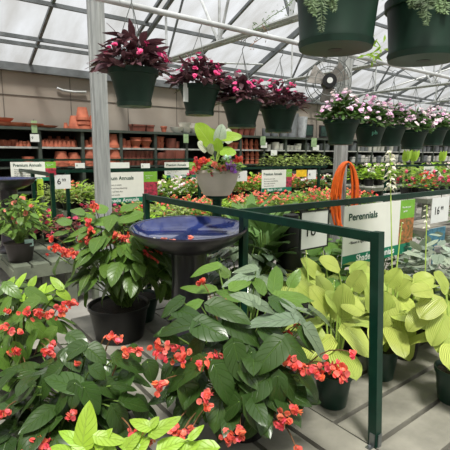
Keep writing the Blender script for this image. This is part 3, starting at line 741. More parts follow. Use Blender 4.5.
# ------------------------------------------------------------------ foreground plants
def stem_curve(a, b, sag=.0, n=5):
    a = Vector(a); b = Vector(b); pts = []
    for i in range(n):
        t = i/(n-1); p = a.lerp(b, t); hh = math.sin(PI*t)*sag; p.z += hh; pts.append(p)
    return pts
def cluster(t, c, n, r, m, rad=.014, name='flower_cluster', down=.3, root=None, stemm=None):
    mb = MB(); c = Vector(c); rad *= .82
    for i in range(int(n*1.7)):
        p = c+Vector((RN.gauss(0, r*.55), RN.gauss(0, r*.55), RN.gauss(-down*r, r*.42)))
        k = RN.uniform(.75, 1.15); mb.tint = (k, k*RN.uniform(.75, 1.6), k*RN.uniform(.75, 1.6))
        d = Vector((RN.gauss(0, 1), RN.gauss(0, 1), RN.gauss(-.2, .7))).normalized()
        for q in (-1, 1):
            nn = (d+Vector((RN.gauss(0, .25), RN.gauss(0, .25), RN.gauss(0, .25)))).normalized()
            mb.petal(p+nn*q*rad*.28, nn*q, rad*RN.uniform(.8, 1.15), .38, 7, el=RN.uniform(.75, 1))
        if RN.random() < .6: mb.petal(p+Vector((0, 0, -rad*.5)), Vector((RN.gauss(0, 1), RN.gauss(0, 1), .3)), rad*.75, .3, 6)
    o = mb.build(name, m, t)
    if root is not None:
        mb = MB(); mb.tube(stem_curve(root, c, .04, 6), .0028, 5, r1=.0018)
        for i in range(5):
            mb.tube([c, c+Vector((RN.gauss(0, r*.6), RN.gauss(0, r*.6), RN.gauss(-r*.3, r*.4)))], .0012, 4)
        mb.build('flower_stem', stemm or M_stemd, t)
    return o
toC = Vector(-F)
def dome_leaves(t, centre, rad, n, m, L=(.09, .14), W=(.6, .75), ms=None, shape='beg', potz=None, droop=(.15, .35), low=-.35, stems=True, tint=(.7, 1.2), name='foliage', out=.5, rr=(.55, 1.0), fold=.38, sm=None, mb=None, up=.55):
    """procedural leafy dome round a centre"""
    own = mb is None; mb = mb or MB(); st = MB(); c = Vector(centre)
    root = Vector((c.x, c.y, potz if potz is not None else c.z-rad[2]))
    for i in range(n):
        th = i*2.39996+RN.uniform(-.3, .3); zz = RN.uniform(low, 1.0); rh = math.sqrt(max(0, 1-zz*zz)); k = RN.uniform(*rr)
        d = Vector((math.cos(th)*rh, math.sin(th)*rh, zz))
        p = c+Vector((d.x*rad[0], d.y*rad[1], d.z*rad[2]))*k
        ln = RN.uniform(*L)
        dr = Vector((math.cos(th+RN.uniform(-.7, .7)), math.sin(th+RN.uniform(-.7, .7)), -RN.uniform(*droop)*2+ .5*max(0, zz)*RN.random())).normalized()
        nn = Vector((d.x*out, d.y*out, up+RN.uniform(-.1, .3)))
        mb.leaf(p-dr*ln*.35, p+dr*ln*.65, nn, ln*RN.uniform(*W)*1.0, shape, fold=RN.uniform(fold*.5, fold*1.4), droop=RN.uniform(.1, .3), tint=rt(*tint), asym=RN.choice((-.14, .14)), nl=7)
        if stems and i % 2 == 0: st.tube(stem_curve(root+Vector((RN.uniform(-.03, .03), RN.uniform(-.03, .03), 0)), p-dr*ln*.35, .02, 4), .003, 4, r1=.002)
    if own: mb.build(name, m, t)
    if stems and st.v: st.build('stems', sm or M_stem, t)
def px_leaves(mb, specs, D0, Rpx, cx, cy, depth, m_tint=(.75, 1.2), tilt=.55, shape='beg', fold=.42, droop=.2, st=None, root=None, narrow=1.0, defw=None, wave=.03):
    """leaves given by where their base and tip sit on the near side of a plant of centre distance D0 and half-thickness 'depth'"""
    for s in specs:
        bx, by, tx, ty, w = s[:5]; dz = s[5] if len(s) > 5 else 0
        def dd(x, y):
            q = 1-((x-cx)/Rpx[0])**2-((y-cy)/Rpx[1])**2
            return D0-depth*math.sqrt(max(0, q))+dz
        a = at(bx, by, dd(bx, by)); b = at(tx, ty, dd(tx, ty)+.01)
        mid = (a+b)/2; nn = toC*tilt+Vector((0, 0, .75))
        wm = w/f_px*dd(bx, by)*1.10*narrow
        mb.leaf(a, b, nn, wm, shape, fold=RN.uniform(fold*.6, fold*1.3), droop=RN.uniform(droop*.5, droop*1.4), tint=rt(*m_tint), asym=RN.choice((-.15, .15)), nl=10, wave=wave)
        if st is not None and root is not None: st.tube(stem_curve(root, a, .03, 5), .0035, 5, r1=.0025)

# --- D: the big dark-leaved begonia in front
cD = at(245, 372, 1.50)
tD = empty('potted_begonia', (cD.x, cD.y, .5), 'large dark-leaved begonia with coral flowers at front centre', 'plant')
pD = (cD.x+.07, cD.y+.09)
add_pot(tD, (pD[0], pD[1], .5), .085, .11, .15, M_blackpot)
rootD = Vector((pD[0], pD[1], .64))
D_leaves = [(193,325,150,334,20), (197,322,229,338,27), (210,306,252,322,22), (281,341,252,374,27), (234,343,243,384,23,.02), (201,364,163,392,23), (214,366,233,409,22),
 (184,385,199,426,23,.02), (247,402,276,438,27), (278,376,274,417,18), (239,402,209,426,22), (266,378,236,402,27,.02), (283,378,304,406,21,.02), (222,385,240,400,18,.04),
 (200,340,185,362,16,.05), (172,372,188,400,20,.05), (262,415,240,440,20,.06), (300,375,324,402,20), (302,392,285,428,18,.04), (228,318,262,345,24,.05), (262,325,290,350,22,.05),
 (165,330,180,350,16,.05), (252,352,232,372,20,.05), (284,340,310,362,22,.03), (225,410,215,446,18,.06), (190,400,170,420,18,.05), (272,300,300,318,16,.02), (182,300,160,318,14,.03),
 (176,310,205,318,16,.06),(300,330,318,352,18,.03)]
D_sheen = [(293,319,246,325,22), (282,302,302,313,14), (255,302,276,313,15), (256,304,229,292,17), (256,269,232,272,13,.08), (312,311,339,331,19,-.02), (294,315,311,330,14), (306,329,328,362,22), (300,310,325,316,12), (250,275,222,285,14,.08)]
D_mid = [(278,295,316,299,16), (283,298,309,311,14), (273,290,277,263,15,.05), (249,297,253,314,11), (232,289,252,281,13,.05), (218,266,189,276,11,.08), (213,290,179,286,13,.05), (199,303,167,319,13,.03), (240,300,215,290,14,.06), (262,292,250,272,12,.08), (228,275,212,262,12,.1), (290,285,300,268,12,.06)]
st = MB()
mb = MB(); px_leaves(mb, D_leaves, 1.60, (112, 95), 240, 372, .30, st=st, root=rootD); mb.build('foliage', L_beg, tD)
mb = MB(); px_leaves(mb, D_sheen, 1.62, (112, 95), 240, 372, .30, st=st, root=rootD, tilt=.3); mb.build('sheen_foliage', L_begs, tD)
mb = MB(); px_leaves(mb, D_mid, 1.66, (112, 95), 240, 372, .25, st=st, root=rootD); mb.build('upper_foliage', L_begm, tD)
st.build('stems', M_stem, tD)
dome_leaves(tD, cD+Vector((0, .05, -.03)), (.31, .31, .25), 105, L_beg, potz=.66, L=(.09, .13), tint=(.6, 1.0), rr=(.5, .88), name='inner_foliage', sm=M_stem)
for x, y, n, r, dz in ((160,345,12,.03,0), (180,354,10,.026,0), (203,361,13,.028,-.02), (216,354,7,.018,0), (158,384,9,.022,0), (204,403,5,.014,-.02), (209,393,5,.013,-.02), (228,436,9,.022,0), (240,430,6,.018,0),
        (285,416,7,.02,0), (279,423,5,.014,0), (295,410,5,.014,0), (293,362,10,.02,0), (305,367,8,.02,0), (318,368,10,.022,-.03), (333,366,10,.022,-.03), (345,372,8,.02,-.04), (352,352,3,.01,-.05), (300,325,6,.015,.04),
        (222,300,5,.012,-.02), (231,323,3,.008,-.02), (296,447,3,.01,0), (182,432,7,.02,0), (172,428,5,.014,0), (192,428,4,.01,0), (175,443,5,.02,0), (288,332,5,.012,.0), (201,281,5,.015,.1)):
    D = 1.30 if y > 380 else 1.34
    if y < 335: D = 1.48
    cluster(tD, at(x, y, D+dz), n, r, P_coral, rad=.0125, root=rootD.lerp(at(x, y, D+.12), .55))

# --- A: dark begonia at left
cA = at(75, 400, 1.50)
tA = empty('potted_begonia', (cA.x, cA.y, .5), 'dark green begonia at lower left with a few coral flowers', 'plant')
add_pot(tA, (cA.x, cA.y, .5), .10, .125, .15, M_greenpot); rootA = Vector((cA.x, cA.y, .64))
A_leaves = [(78,388,43,377,21), (75,383,70,411,18,-.02), (84,387,99,416,19,-.02), (66,393,53,417,13), (34,395,6,433,22), (33,386,7,406,15), (56,420,19,439,21), (84,346,53,364,17,.03), (88,348,106,364,18,.03), (115,358,146,372,18),
            (114,385,139,389,9), (122,402,151,409,18), (114,408,129,437,21), (92,368,106,380,14), (148,362,152,384,16), (50,380,40,400,14,.02), (98,400,82,420,20,.04), (60,368,38,384,18,.03), (100,384,122,398,18,.03),
            (40,405,52,428,18,.04), (108,372,88,362,20,.05), (66,352,80,372,18,.04), (130,372,120,396,16,.04), (138,398,148,425,16,.04), (20,410,12,440,16,.02), (60,430,45,448,16,.03), (22,425,32,448,15,.02), (70,335,88,352,16,.06), (128,350,142,362,16,.04)]
st = MB(); mb = MB(); px_leaves(mb, A_leaves, 1.56, (95, 80), 75, 395, .26, st=st, root=rootA); mb.build('foliage', L_beg, tA); st.build('stems', M_stem, tA)
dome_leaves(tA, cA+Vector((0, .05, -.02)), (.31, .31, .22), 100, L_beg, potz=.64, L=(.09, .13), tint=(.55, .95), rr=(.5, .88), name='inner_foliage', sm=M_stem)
for x, y, n, r in ((36,440,14,.026), (46,447,8,.02), (71,414,5,.012), (3,412,7,.016), (110,335,4,.012), (118,337,6,.014), (126,351,7,.014), (137,350,5,.012), (47,349,4,.012), (50,352,5,.012), (77,363,2,.006), (133,432,3,.01)):
    cluster(tA, at(x, y, 1.29 if y > 400 else 1.36), n, r, P_coral, rad=.012, root=rootA.lerp(at(x, y, 1.42), .6))

# --- B: lighter begonia at the left edge
cB = at(12, 322, 1.85)
tB = empty('potted_begonia', (cB.x, cB.y, .5), 'green begonia with rows of coral buds at the left edge', 'plant')
add_pot(tB, (cB.x, cB.y, .5), .09, .12, .15, M_blackpot); rootB = Vector((cB.x, cB.y, .64))
B_leaves = [(38,300,12,317,15), (12,332,0,358,15), (20,357,4,385,16), (36,333,24,362,11), (20,318,-6,334,14), (8,372,34,384,12), (48,318,66,332,14,.04), (30,322,52,340,16,.03), (10,300,-4,316,14), (55,330,36,352,14), (15,345,30,372,13), (2,385,28,392,12), (28,290,50,302,13,.05), (6,284,22,298,12,.05), (-4,350,10,372,13)]
B_up = [(20,292,2,300,9), (30,286,36,275,8), (8,290,14,276,9), (22,300,34,290,9), (44,292,62,284,9), (50,298,32,294,8), (0,298,-10,285,10), (58,292,72,300,10), (18,286,26,272,7), (38,296,46,282,8), (62,288,50,276,8)]
st = MB(); mb = MB(); px_leaves(mb, B_leaves, 1.80, (60, 70), 15, 330, .2, st=st, root=rootB); mb.build('foliage', L_begm, tB)
mb = MB(); px_leaves(mb, B_up, 1.85, (70, 70), 20, 320, .1, st=st, root=rootB); mb.build('upper_foliage', L_lime, tB); st.build('stems', M_stem, tB)
dome_leaves(tB, cB+Vector((0, .02, .0)), (.26, .26, .22), 80, L_begm, potz=.64, L=(.07, .10), tint=(.55, .9), rr=(.5, .88), name='inner_foliage', sm=M_stem)
for x, y, n, r in ((28,311,6,.016), (38,312,7,.018), (50,312,9,.02), (62,308,10,.02), (72,303,8,.016), (5,325,5,.012), (12,331,4,.01), (20,331,3,.008), (16,351,8,.014), (48,350,6,.012), (26,367,4,.012), (22,370,3,.008), (52,344,3,.008), (8,310,3,.01)):
    cluster(tB, at(x, y, 1.55), n, r, P_coral, rad=.011, root=rootB.lerp(at(x, y, 1.68), .6))

# --- C: bright green young begonia at the very bottom
cC = at(112, 462, 1.16)
tC = empty('potted_begonia', (cC.x, cC.y, .5), 'young begonia with bright yellow-green leaves at the bottom edge', 'plant')
add_pot(tC, (cC.x, cC.y, .5), .07, .09, .12, M_greenpot); rootC = Vector((cC.x, cC.y, .6))
C_leaves = [(82,446,89,400,22), (84,447,58,430,13), (98,448,112,428,12), (97,436,127,441,14), (150,427,129,419,12), (140,450,116,441,16), (152,433,181,415,14), (150,426,159,416,9), (214,448,172,452,14), (190,438,204,424,8), (86,450,70,436,14), (92,452,104,430,16,.02), (130,455,150,436,16), (112,456,100,440,16), (160,450,186,440,16), (70,452,50,446,12), (180,455,200,442,14), (125,448,142,430,12)]
st = MB(); mb = MB(); px_leaves(mb, C_leaves, 1.12, (120, 60), 120, 450, .05, m_tint=(.85, 1.15), st=st, root=rootC, fold=.2, tilt=.5); mb.build('foliage', L_lime, tC); st.build('stems', M_stempale, tC)
for x, y, n, r in ((140,434,4,.01), (150,441,4,.01)): cluster(tC, at(x, y, 1.1), n, r, P_salmon, rad=.009, root=rootC.lerp(at(x, y, 1.14), .6))

# --- E: begonia in the black pot behind
cE = onz(120, 336, .5)
tE = empty('potted_begonia', (cE.x, cE.y, .5), 'full begonia with coral flowers in a large black pot left of the bird bath', 'plant')
add_pot(tE, (cE.x, cE.y, .5), .135, .165, .20, M_blackpot, lip=.008); rootE = Vector((cE.x, cE.y, .68))
E_leaves = [(113,222,88,220,14), (140,214,112,222,15), (130,247,114,269,17,-.02), (133,262,140,282,14), (100,257,69,268,13), (120,272,114,300,16), (95,272,80,298,14), (86,230,61,238,11), (69,224,56,216,11), (132,288,140,302,12), (148,262,160,284,12),
 (100,240,84,254,13), (110,285,98,306,14), (145,240,150,262,13), (85,245,62,250,11), (92,222,78,212,11), (104,212,90,204,12), (124,210,138,202,12), (126,285,118,308,13), (78,262,70,280,12), (90,288,82,306,11), (140,226,160,236,12), (72,240,52,246,10), (108,230,118,246,13), (150,280,160,296,10),
 (66,232,44,238,10), (98,232,80,240,12), (154,250,166,268,11), (160,262,172,282,12), (156,244,172,250,11), (164,284,158,304,12), (140,250,158,262,12), (128,274,146,292,13), (60,258,52,274,9), (120,252,100,262,13), (82,214,70,206,10), (150,228,164,240,11), (108,252,98,272,13), (118,235,100,246,13)]
st = MB(); mb = MB(); px_leaves(mb, E_leaves, 2.45, (62, 60), 112, 255, .24, st=st, root=rootE, droop=.25, m_tint=(.8,1.25)); mb.build('foliage', L_begm, tE); st.build('stems', M_stem, tE)
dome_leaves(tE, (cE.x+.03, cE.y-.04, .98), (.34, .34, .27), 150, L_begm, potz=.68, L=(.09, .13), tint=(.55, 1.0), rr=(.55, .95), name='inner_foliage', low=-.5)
for x, y, n, r in ((56,247,12,.03), (64,250,12,.03), (72,251,8,.025), (50,236,5,.018), (88,239,8,.025), (109,238,8,.025), (116,234,9,.025), (124,235,9,.025), (132,239,8,.025), (94,205,7,.02), (87,220,6,.018), (90,228,4,.016), (137,247,6,.018), (150,252,8,.022), (158,254,8,.022), (160,248,6,.02), (146,244,5,.016), (104,240,4,.015)):
    cluster(tE, at(x, y, 2.22), n, r, P_coral, rad=.014, root=rootE.lerp(at(x, y, 2.35), .6))
# red flowered plant peeking behind the pedestal
tG = empty('potted_begonia', (1.18, 2.42, .5), 'begonia half hidden behind the bird bath pedestal', 'plant')
add_pot(tG, (1.16, 2.42, .5), .09, .12, .16, M_greenpot)
dome_leaves(tG, (1.3, 2.30, .84), (.26, .26, .22), 90, L_begm, potz=.64, L=(.09, .12), tint=(.6, 1.1), name='foliage')
for x, y in ((158,251), (148,258), (196,278)): cluster(tG, at(x, y, 2.35), 7, .022, P_coral, rad=.013, root=Vector((1.16, 2.42, .7)))
# begonia in the painted sheen colour behind D, right of the pedestal
c = onz(243, 330, .5)
tH = empty('potted_begonia', (c.x, c.y, .5), 'begonia with silver sheen leaves right of the bird bath pedestal', 'plant')
add_pot(tH, (c.x, c.y, .5), .09, .12, .16, M_blackpot)
dome_leaves(tH, (c.x, c.y, .84), (.27, .27, .2), 95, L_begs, potz=.64, L=(.09, .13), tint=(.5, 1.1), name='foliage')

# ------------------------------------------------------------------ hostas
def hosta(c, r, h, n, m, label, ptm=M_greenpot, ph=.15, pr=.075, specs=None, D=None, L=(.13, .19), group=None, tint=(.85, 1.15), z0=.5, fold=.2):
    t = empty('potted_hosta', (c[0], c[1], z0), label, 'plant', group)
    add_pot(t, (c[0], c[1], z0), pr*.78, pr, ph, ptm)
    root = Vector((c[0], c[1], z0+ph-.02)); mb = MB(); st = MB()
    if specs:
        for s in specs:
            bx, by, tx, ty, w = s[:5]; d2 = D+(s[5] if len(s) > 5 else 0)
            a = at(bx, by, d2); b = at(tx, ty, d2-.03)
            mb.leaf(a, b, toC*.6+Vector((0, 0, .7)), w/f_px*d2*1.12, 'heart', fold=RN.uniform(-.1, .3), droop=RN.uniform(.1, .35), wave=.05, tint=rt(*tint), nl=10)
            st.tube(stem_curve(root+Vector((RN.uniform(-.02, .02), RN.uniform(-.02, .02), 0)), a, -.02, 6), .0055, 6, r1=.004)
    for i in range(n):
        th = i*2.4+RN.uniform(-.3, .3); k = RN.uniform(.35, 1)
        p = Vector((c[0]+math.cos(th)*r*k*.55, c[1]+math.sin(th)*r*k*.55, z0+ph+h*RN.uniform(.55, 1.0)*(1.1-.45*k)))
        ln = RN.uniform(*L); dr = Vector((math.cos(th), math.sin(th), RN.uniform(-.6, .25))).normalized()
        mb.leaf(p, p+dr*ln, Vector((math.cos(th)*.3, math.sin(th)*.3, 1)), ln*RN.uniform(.66, .82), 'heart', fold=RN.uniform(-.1, fold), droop=RN.uniform(.15, .4), wave=.05, tint=rt(*tint), nl=8)
        st.tube(stem_curve(root+Vector((math.cos(th)*.015, math.sin(th)*.015, 0)), p, .0, 5), .005, 5, r1=.0035)
    mb.build('foliage', m, t); st.build('leaf_stalks', M_stempale, t)
    return t
def spike(t, a, b, m, n, r=.02, frm=.6, lean=0):
    mb = MB(); pts = stem_curve(a, b, .0, 7); mb.tube(pts, .004, 5, r1=.0022); s = mb.build('flower_stalk', M_stempale, t)
    mb = MB(); a = Vector(a); b = Vector(b)
    for i in range(n):
        k = frm+(1-frm)*i/(n-1); p = a.lerp(b, k); th = i*2.4; q = p+Vector((math.cos(th), math.sin(th), -.4))*r*(1.3-.6*(k-frm)/(1-frm))
        d = (q-p).normalized()
        for z in range(3): mb.quadleaf(p.lerp(q, .3), d+Vector((RN.uniform(-.5, .5), RN.uniform(-.5, .5), RN.uniform(-.4, .2))), Vector((RN.uniform(-1, 1), RN.uniform(-1, 1), 1)), r*RN.uniform(.9, 1.4), r*.5)
    mb.build('blossoms', m, s)
h1 = onz(332, 403, .5); h2 = onz(380, 376, .5); h3 = onz(452, 400, .5)
hosta(h1, .2, .26, 8, L_hosta, 'lime hosta in dark green pot, nearest to the flowering begonia', specs=[(326,312,312,286,22), (340,318,344,284,22), (345,300,366,312,20), (320,330,308,346,16), (330,300,318,276,18,.05), (348,322,362,342,16), (338,308,326,292,18), (352,288,362,270,18,.08), (312,298,296,282,20,.06)], D=1.78)
hosta(h2, .2, .24, 8, L_hosta, 'lime hosta in dark green pot just right of the near rail post', specs=[(392,300,381,330,20), (384,320,386,292,18), (378,290,362,274,18,.05), (398,292,410,280,18,.05), (404,318,411,362,22,-.02), (372,310,368,282,14), (388,284,400,268,16,.08)], D=1.95)
hosta(h3, .2, .24, 8, L_hosta, 'lime hosta in dark green pot cut off by the right edge', specs=[(440,300,420,318,22), (444,318,432,346,20), (430,290,412,292,18), (446,290,436,272,18,.05), (448,330,438,352,16), (425,312,408,330,18,.03)], D=1.80)
h4 = onz(404, 356, .5)
tt = hosta(h4, .22, .26, 12, L_hosta, 'lime hosta in black pot with a tall cream flower spike', ptm=M_blackpot, specs=[(410,290,396,276,20), (416,282,434,276,20), (400,300,416,314,20)], D=2.1)
spike(tt, at(393, 330, 2.12), at(390, 150, 2.0), P_white, 26, .024, .80)
spike(tt, at(393, 300, 2.1), at(402, 222, 2.08), P_white, 3, .008, .9)
h5 = onz(352, 352, .5)
tt = hosta(h5, .22, .27, 14, L_hosta, 'lime hosta in black pot in front of the Perennials sign', ptm=M_blackpot, specs=[(300,285,324,272,20), (315,290,300,268,18), (352,272,366,262,16), (338,268,320,258,18), (374,274,356,270,16), (360,282,380,272,16), (318,276,302,258,16)], D=2.15)
spike(tt, at(310, 300, 2.1), at(306, 250, 2.1), P_white, 4, .01, .85)
spike(tt, at(333, 340, 1.85), at(334, 280, 1.85), P_white, 3, .006, .9)
h6 = onz(436, 338, .5)
tt = hosta(h6, .24, .24, 14, L_hosta, 'lime hosta at right with a slim budding stalk', ptm=M_blackpot)
spike(tt, at(424, 320, 2.2), at(427, 205, 2.15), P_white, 12, .016, .8)
hosta(onz(376, 330, .5), .26, .28, 18, L_hosta, 'lime hosta directly under the Perennials sign', ptm=M_blackpot)
hosta(onz(330, 325, .5), .26, .30, 18, L_hostad, 'mid-green hosta behind the 16.99 card', ptm=M_blackpot)
hosta(onz(290, 330, .5), .20, .27, 14, L_hosta, 'lime hosta right behind the front begonia', ptm=M_blackpot)
hosta(onz(318, 305, .5), .28, .36, 20, L_hostad, 'mid-green hosta left of the Perennials sign', ptm=M_blackpot)
hosta((2.55, 2.05), .3, .4, 20, L_hostad, 'green hosta showing behind the Perennials sign', ptm=M_blackpot)
# broad strap-leaved plants behind the bird bath
def strap_plant(c, h, n, m, label, L=(.2, .3), pr=.09, z0=.5, w=.3, ptm=M_greenpot, sp=.6):
    t = empty('leafy_plant', (c[0], c[1], z0), label, 'plant'); add_pot(t, (c[0], c[1], z0), pr*.8, pr, .16, ptm)
    mb = MB(); st = MB(); root = Vector((c[0], c[1], z0+.14))
    for i in range(n):
        th = i*2.4; k = RN.uniform(.3, 1); zz = h*RN.uniform(.35, .8)
        p = Vector((c[0]+math.cos(th)*.08*k, c[1]+math.sin(th)*.08*k, z0+.14+zz)); ln = RN.uniform(*L)
        dr = Vector((math.cos(th)*sp*k, math.sin(th)*sp*k, RN.uniform(.2, .9))).normalized()
        mb.leaf(p, p+dr*ln, Vector((math.cos(th)*-.3, math.sin(th)*-.3, 1)), ln*w*RN.uniform(.8, 1.2), 'strap', fold=.2, droop=.5, tint=rt(.75, 1.2), nl=8)
        st.tube(stem_curve(root, p, 0, 4), .005, 5)
    mb.build('foliage', m, t); st.build('leaf_stalks', M_stem, t); return t
strap_plant(onz(264, 318, .5), .56, 38, L_dkgr, 'tall plant of upright dark green leaves behind the bird bath rail post', w=.52)
strap_plant(onz(245, 302, .5), .50, 30, L_dkgr, 'dark leafy plant close behind the bird bath rim', w=.36)
strap_plant((2.15, 2.45), .52, 34, L_dkgr, 'green leafy plant behind the rail near the 16.99 card', w=.35)
# upturned black pot behind the front rail
c = Vector((1.93, 1.86, .5))
t = empty('nursery_pot_stack', c, 'tall black nursery pot standing behind the rail at centre', 'pot')
mb = MB(); mb.lathe([(.10, 0), (.085, .35), (.052, .66), (.05, .68), (.02, .68)], c, 24); mb.build('body', M_blackpot, t)
mb = MB(); mb.torus(c+Vector((0, 0, .02)), (0, 0, 1), .1, .008, 28, 6); mb.build('rim', M_blackpot, t)

# silver leaved plants at right
def small_shrub(c, z0, rad, n, m, label, fl=None, nf=0, L=(.05, .09), group=None, ptm=M_blackpot, W=(.5, .7), name='bushy_plant', fr=.018, ph=.12, pr=.07, tint=(.6, 1.2)):
    t = empty(name, (c[0], c[1], z0), label, 'plant', group); add_pot(t, (c[0], c[1], z0), pr*.8, pr, ph, ptm)
    mb = MB(); cc = Vector((c[0], c[1], z0+ph+rad[2]*.6))
    for i in range(n):
        th = i*2.39996; zz = RN.uniform(-.5, 1); rh = math.sqrt(1-zz*zz); k = RN.uniform(.6, 1)
        d = Vector((math.cos(th)*rh, math.sin(th)*rh, zz)); p = cc+Vector((d.x*rad[0], d.y*rad[1], d.z*rad[2]))*k
        ln = RN.uniform(*L); dr = (Vector((d.x, d.y, RN.uniform(-.5, .6)))+Vector((RN.gauss(0, .4), RN.gauss(0, .4), 0))).normalized()
        mb.leaf(p-dr*ln*.3, p+dr*ln*.7, Vector((d.x*.4, d.y*.4, 1)), ln*RN.uniform(*W), 'oval', fold=.15, droop=.2, nl=4, tint=rt(*tint))
    mb.build('foliage', m, t)
    mb = MB()
    for i in range(5): mb.tube([(c[0], c[1], z0+ph-.02), cc+Vector((RN.uniform(-.5, .5)*rad[0], RN.uniform(-.5, .5)*rad[1], 0))], .004, 5)
    mb.build('stems', M_stem, t)
    if fl:
        mb = MB()
        for i in range(nf):
            th = RN.uniform(0, 2*PI); zz = RN.uniform(-.1, 1); rh = math.sqrt(1-zz*zz); d = Vector((math.cos(th)*rh, math.sin(th)*rh, zz))
            p = cc+Vector((d.x*rad[0], d.y*rad[1], d.z*rad[2]))*1.03; k2 = RN.uniform(.8, 1.15); mb.tint = (k2, k2*RN.uniform(.8, 1.2), k2)
            for q in range(3): mb.petal(p+Vector((RN.uniform(-1, 1), RN.uniform(-1, 1), RN.uniform(-1, 1)))*fr*.5, d+Vector((RN.gauss(0, .4), RN.gauss(0, .4), RN.gauss(0, .4))), fr*RN.uniform(.8, 1.2), .25, 6)
        mb.build('flowers', fl, t)
    return t
sp = [(2.45, 1.20), (2.75, .95), (2.82, 1.38), (3.15, 1.15), (3.05, .72), (3.5, 1.38), (3.45, .95), (2.42, .75), (3.85, 1.2), (3.9, .8)]
for i, (x, y) in enumerate(sp):
    small_shrub((x, y), .5, (.22, .22, .27), 130, L_silver, 'silvery-leaved plant in the cluster at right behind the lime hostas', L=(.07, .12), group='silver-leaved plants', tint=(.55, 1.25))
small_shrub((2.95, 1.85), .5, (.2, .2, .25), 90, L_annuald, 'leafy plant with pale flowers just right of the Perennials sign', P_pale, 12, L=(.06, .1), tint=(.6, 1.2))
small_shrub((3.3, 1.9), .5, (.2, .2, .22), 80, L_annuald, 'dark leafy plant below the right 16.99 card', None, 0, L=(.06, .1), tint=(.6, 1.1))
q = ony(437, 236, 1.52)
t = empty('plant_pot_label', q, 'dusty blue textured pot tag standing among the silver leaves', 'tag')
mb = MB(); mb.box(q.x-.13, q.x+.12, 1.52, 1.53, q.z-.07, q.z+.06); mb.build('tag_face', M_bluetag, t, smooth=False)
mb = MB(); mb.tube([(q.x, 1.54, .62), (q.x, 1.54, q.z)], .006, 6); mb.build('stake', M_bluetag, t)
for px in (383, 416):
    pass

# ------------------------------------------------------------------ left impatiens
c = Vector((.90, 4.50, .5))
tI = empty('potted_impatiens', c, 'impatiens with small coral flowers in dark brown pot on the left bench', 'plant')
add_pot(tI, c, .105, .135, .19, M_brownpot, lip=.01)
dome_leaves(tI, (c.x, c.y, .5+.40), (.30, .30, .27), 190, L_begm, potz=.68, L=(.07, .11), W=(.45, .6), tint=(.6, 1.2), shape='oval', low=-.5, rr=(.55, 1), name='foliage')
for x, y in ((14,203), (25,213), (14,217), (3,226), (19,222), (38,223), (32,207), (6,210), (22,198)):
    p = at(x, y, 4.08); k_ = k; mb = MB(); k = RN.uniform(.9, 1.1); mb.tint = (k, k, k)
    for q in range(4): mb.petal(p+Vector((RN.uniform(-1, 1), RN.uniform(-1, 1), RN.uniform(-1, 1)))*.016, toC+Vector((RN.gauss(0, .4), RN.gauss(0, .4), .3)), .02, .2)
    mb.build('flower', P_salmon, tI)
a = at(28, 243, 4.15); mb = MB(); mb.box(a.x-.03, a.x+.05, a.y, a.y+.003, a.z-.035, a.z+.035); mb.build('plant_tag', mat('pale_aqua_tag', (180, 214, 200), .5), tI, smooth=False)

# ------------------------------------------------------------------ flower bowl on stand
pc = at(217, 195, 4.55)
t = empty('plant_stand', (pc.x, pc.y, 0), 'dark green pedestal under the pale flower bowl', 'stand')
mb = MB(); mb.lathe([(.17, 0), (.17, .03), (.06, .06), (.05, pc.z-.05), (.12, pc.z-.025), (.12, pc.z-.001)], (pc.x, pc.y, 0), 24); mb.build('pedestal', M_rail, t)
tP = empty('planter_arrangement', pc, 'pale greige ceramic planter with lime elephant-ear leaves, coral geraniums and mauve blooms', 'planter')
mb = MB(); mb.lathe([(.135, 0), (.15, .01), (.20, .12), (.23, .235), (.243, .24), (.245, .265), (.225, .265), (.20, .2)], pc, 36); mb.build('bowl', M_stonepot, tP)
mb = MB(); mb.lathe([(.001, .22), (.21, .22), (.21, .235), (.001, .24)], pc, 24); mb.build('soil', M_soil, tP)
top = pc+Vector((0, 0, .24))
def pl(mb, a, b, w, D=4.5, D2=4.42, shape='heart'): mb.leaf(at(*a, D), at(*b, D2), toC*.9+Vector((0, 0, .4)), w/f_px*D*1.1, shape, fold=.12, droop=.15, tint=rt(.95, 1.15), nl=10)
mb = MB(); pl(mb, (210,143), (196,123), 17); pl(mb, (222,136), (242,136), 11); pl(mb, (222,150), (236,153), 11); pl(mb, (218,150), (217,138), 9, 4.35, 4.3); pl(mb, (214,148), (212,128), 12, 4.7, 4.65); mb.build('lime_leaves', L_lime, tP)
mb = MB()
for a, b in (((210,143), (214,160)), ((222,136), (217,160)), ((222,150), (217,162)), ((218,150), (216,162))): mb.tube([at(*a, 4.5), at(*b, 4.52)], .006, 5)
mb.build('leaf_stalks', M_stempale, tP)
mb = MB(); pl(mb, (218,142), (222,124), 12); pl(mb, (206,150), (198,142), 10); pl(mb, (209,152), (212,144), 9); pl(mb, (228,142), (228,128), 9, 4.6, 4.6); mb.build('caladium_leaves', L_calad, tP)
mb = MB()
for i in range(170):
    th = RN.uniform(0, 2*PI); r = .25*math.sqrt(RN.random()); p = top+Vector((math.cos(th)*r, math.sin(th)*r, RN.uniform(.0, .16)*(1.2-r*3)))
    d = Vector((math.cos(th), math.sin(th), RN.uniform(-.3, .6))); mb.quadleaf(p, d, Vector((0, 0, 1))+toC*.4, RN.uniform(.05, .09), RN.uniform(.03, .06), rt(.7, 1.2))
mb.build('filler_foliage', L_annual, tP)
for x, y, m_, n, r in ((199,161,P_coral,18,.05), (206,160,P_coral,8,.03), (215,164,P_salmon,8,.03), (222,168,P_salmon,12,.04), (238,159,P_coral,14,.04), (197,167,P_coral,6,.03), (231,166,P_purp,22,.045), (226,157,P_white,6,.03), (233,170,P_purp,6,.03), (211,172,P_salmon,4,.02)):
    cluster(tP, at(x, y, 4.3), n, r, m_, rad=.022, name='flower_head', down=.1)

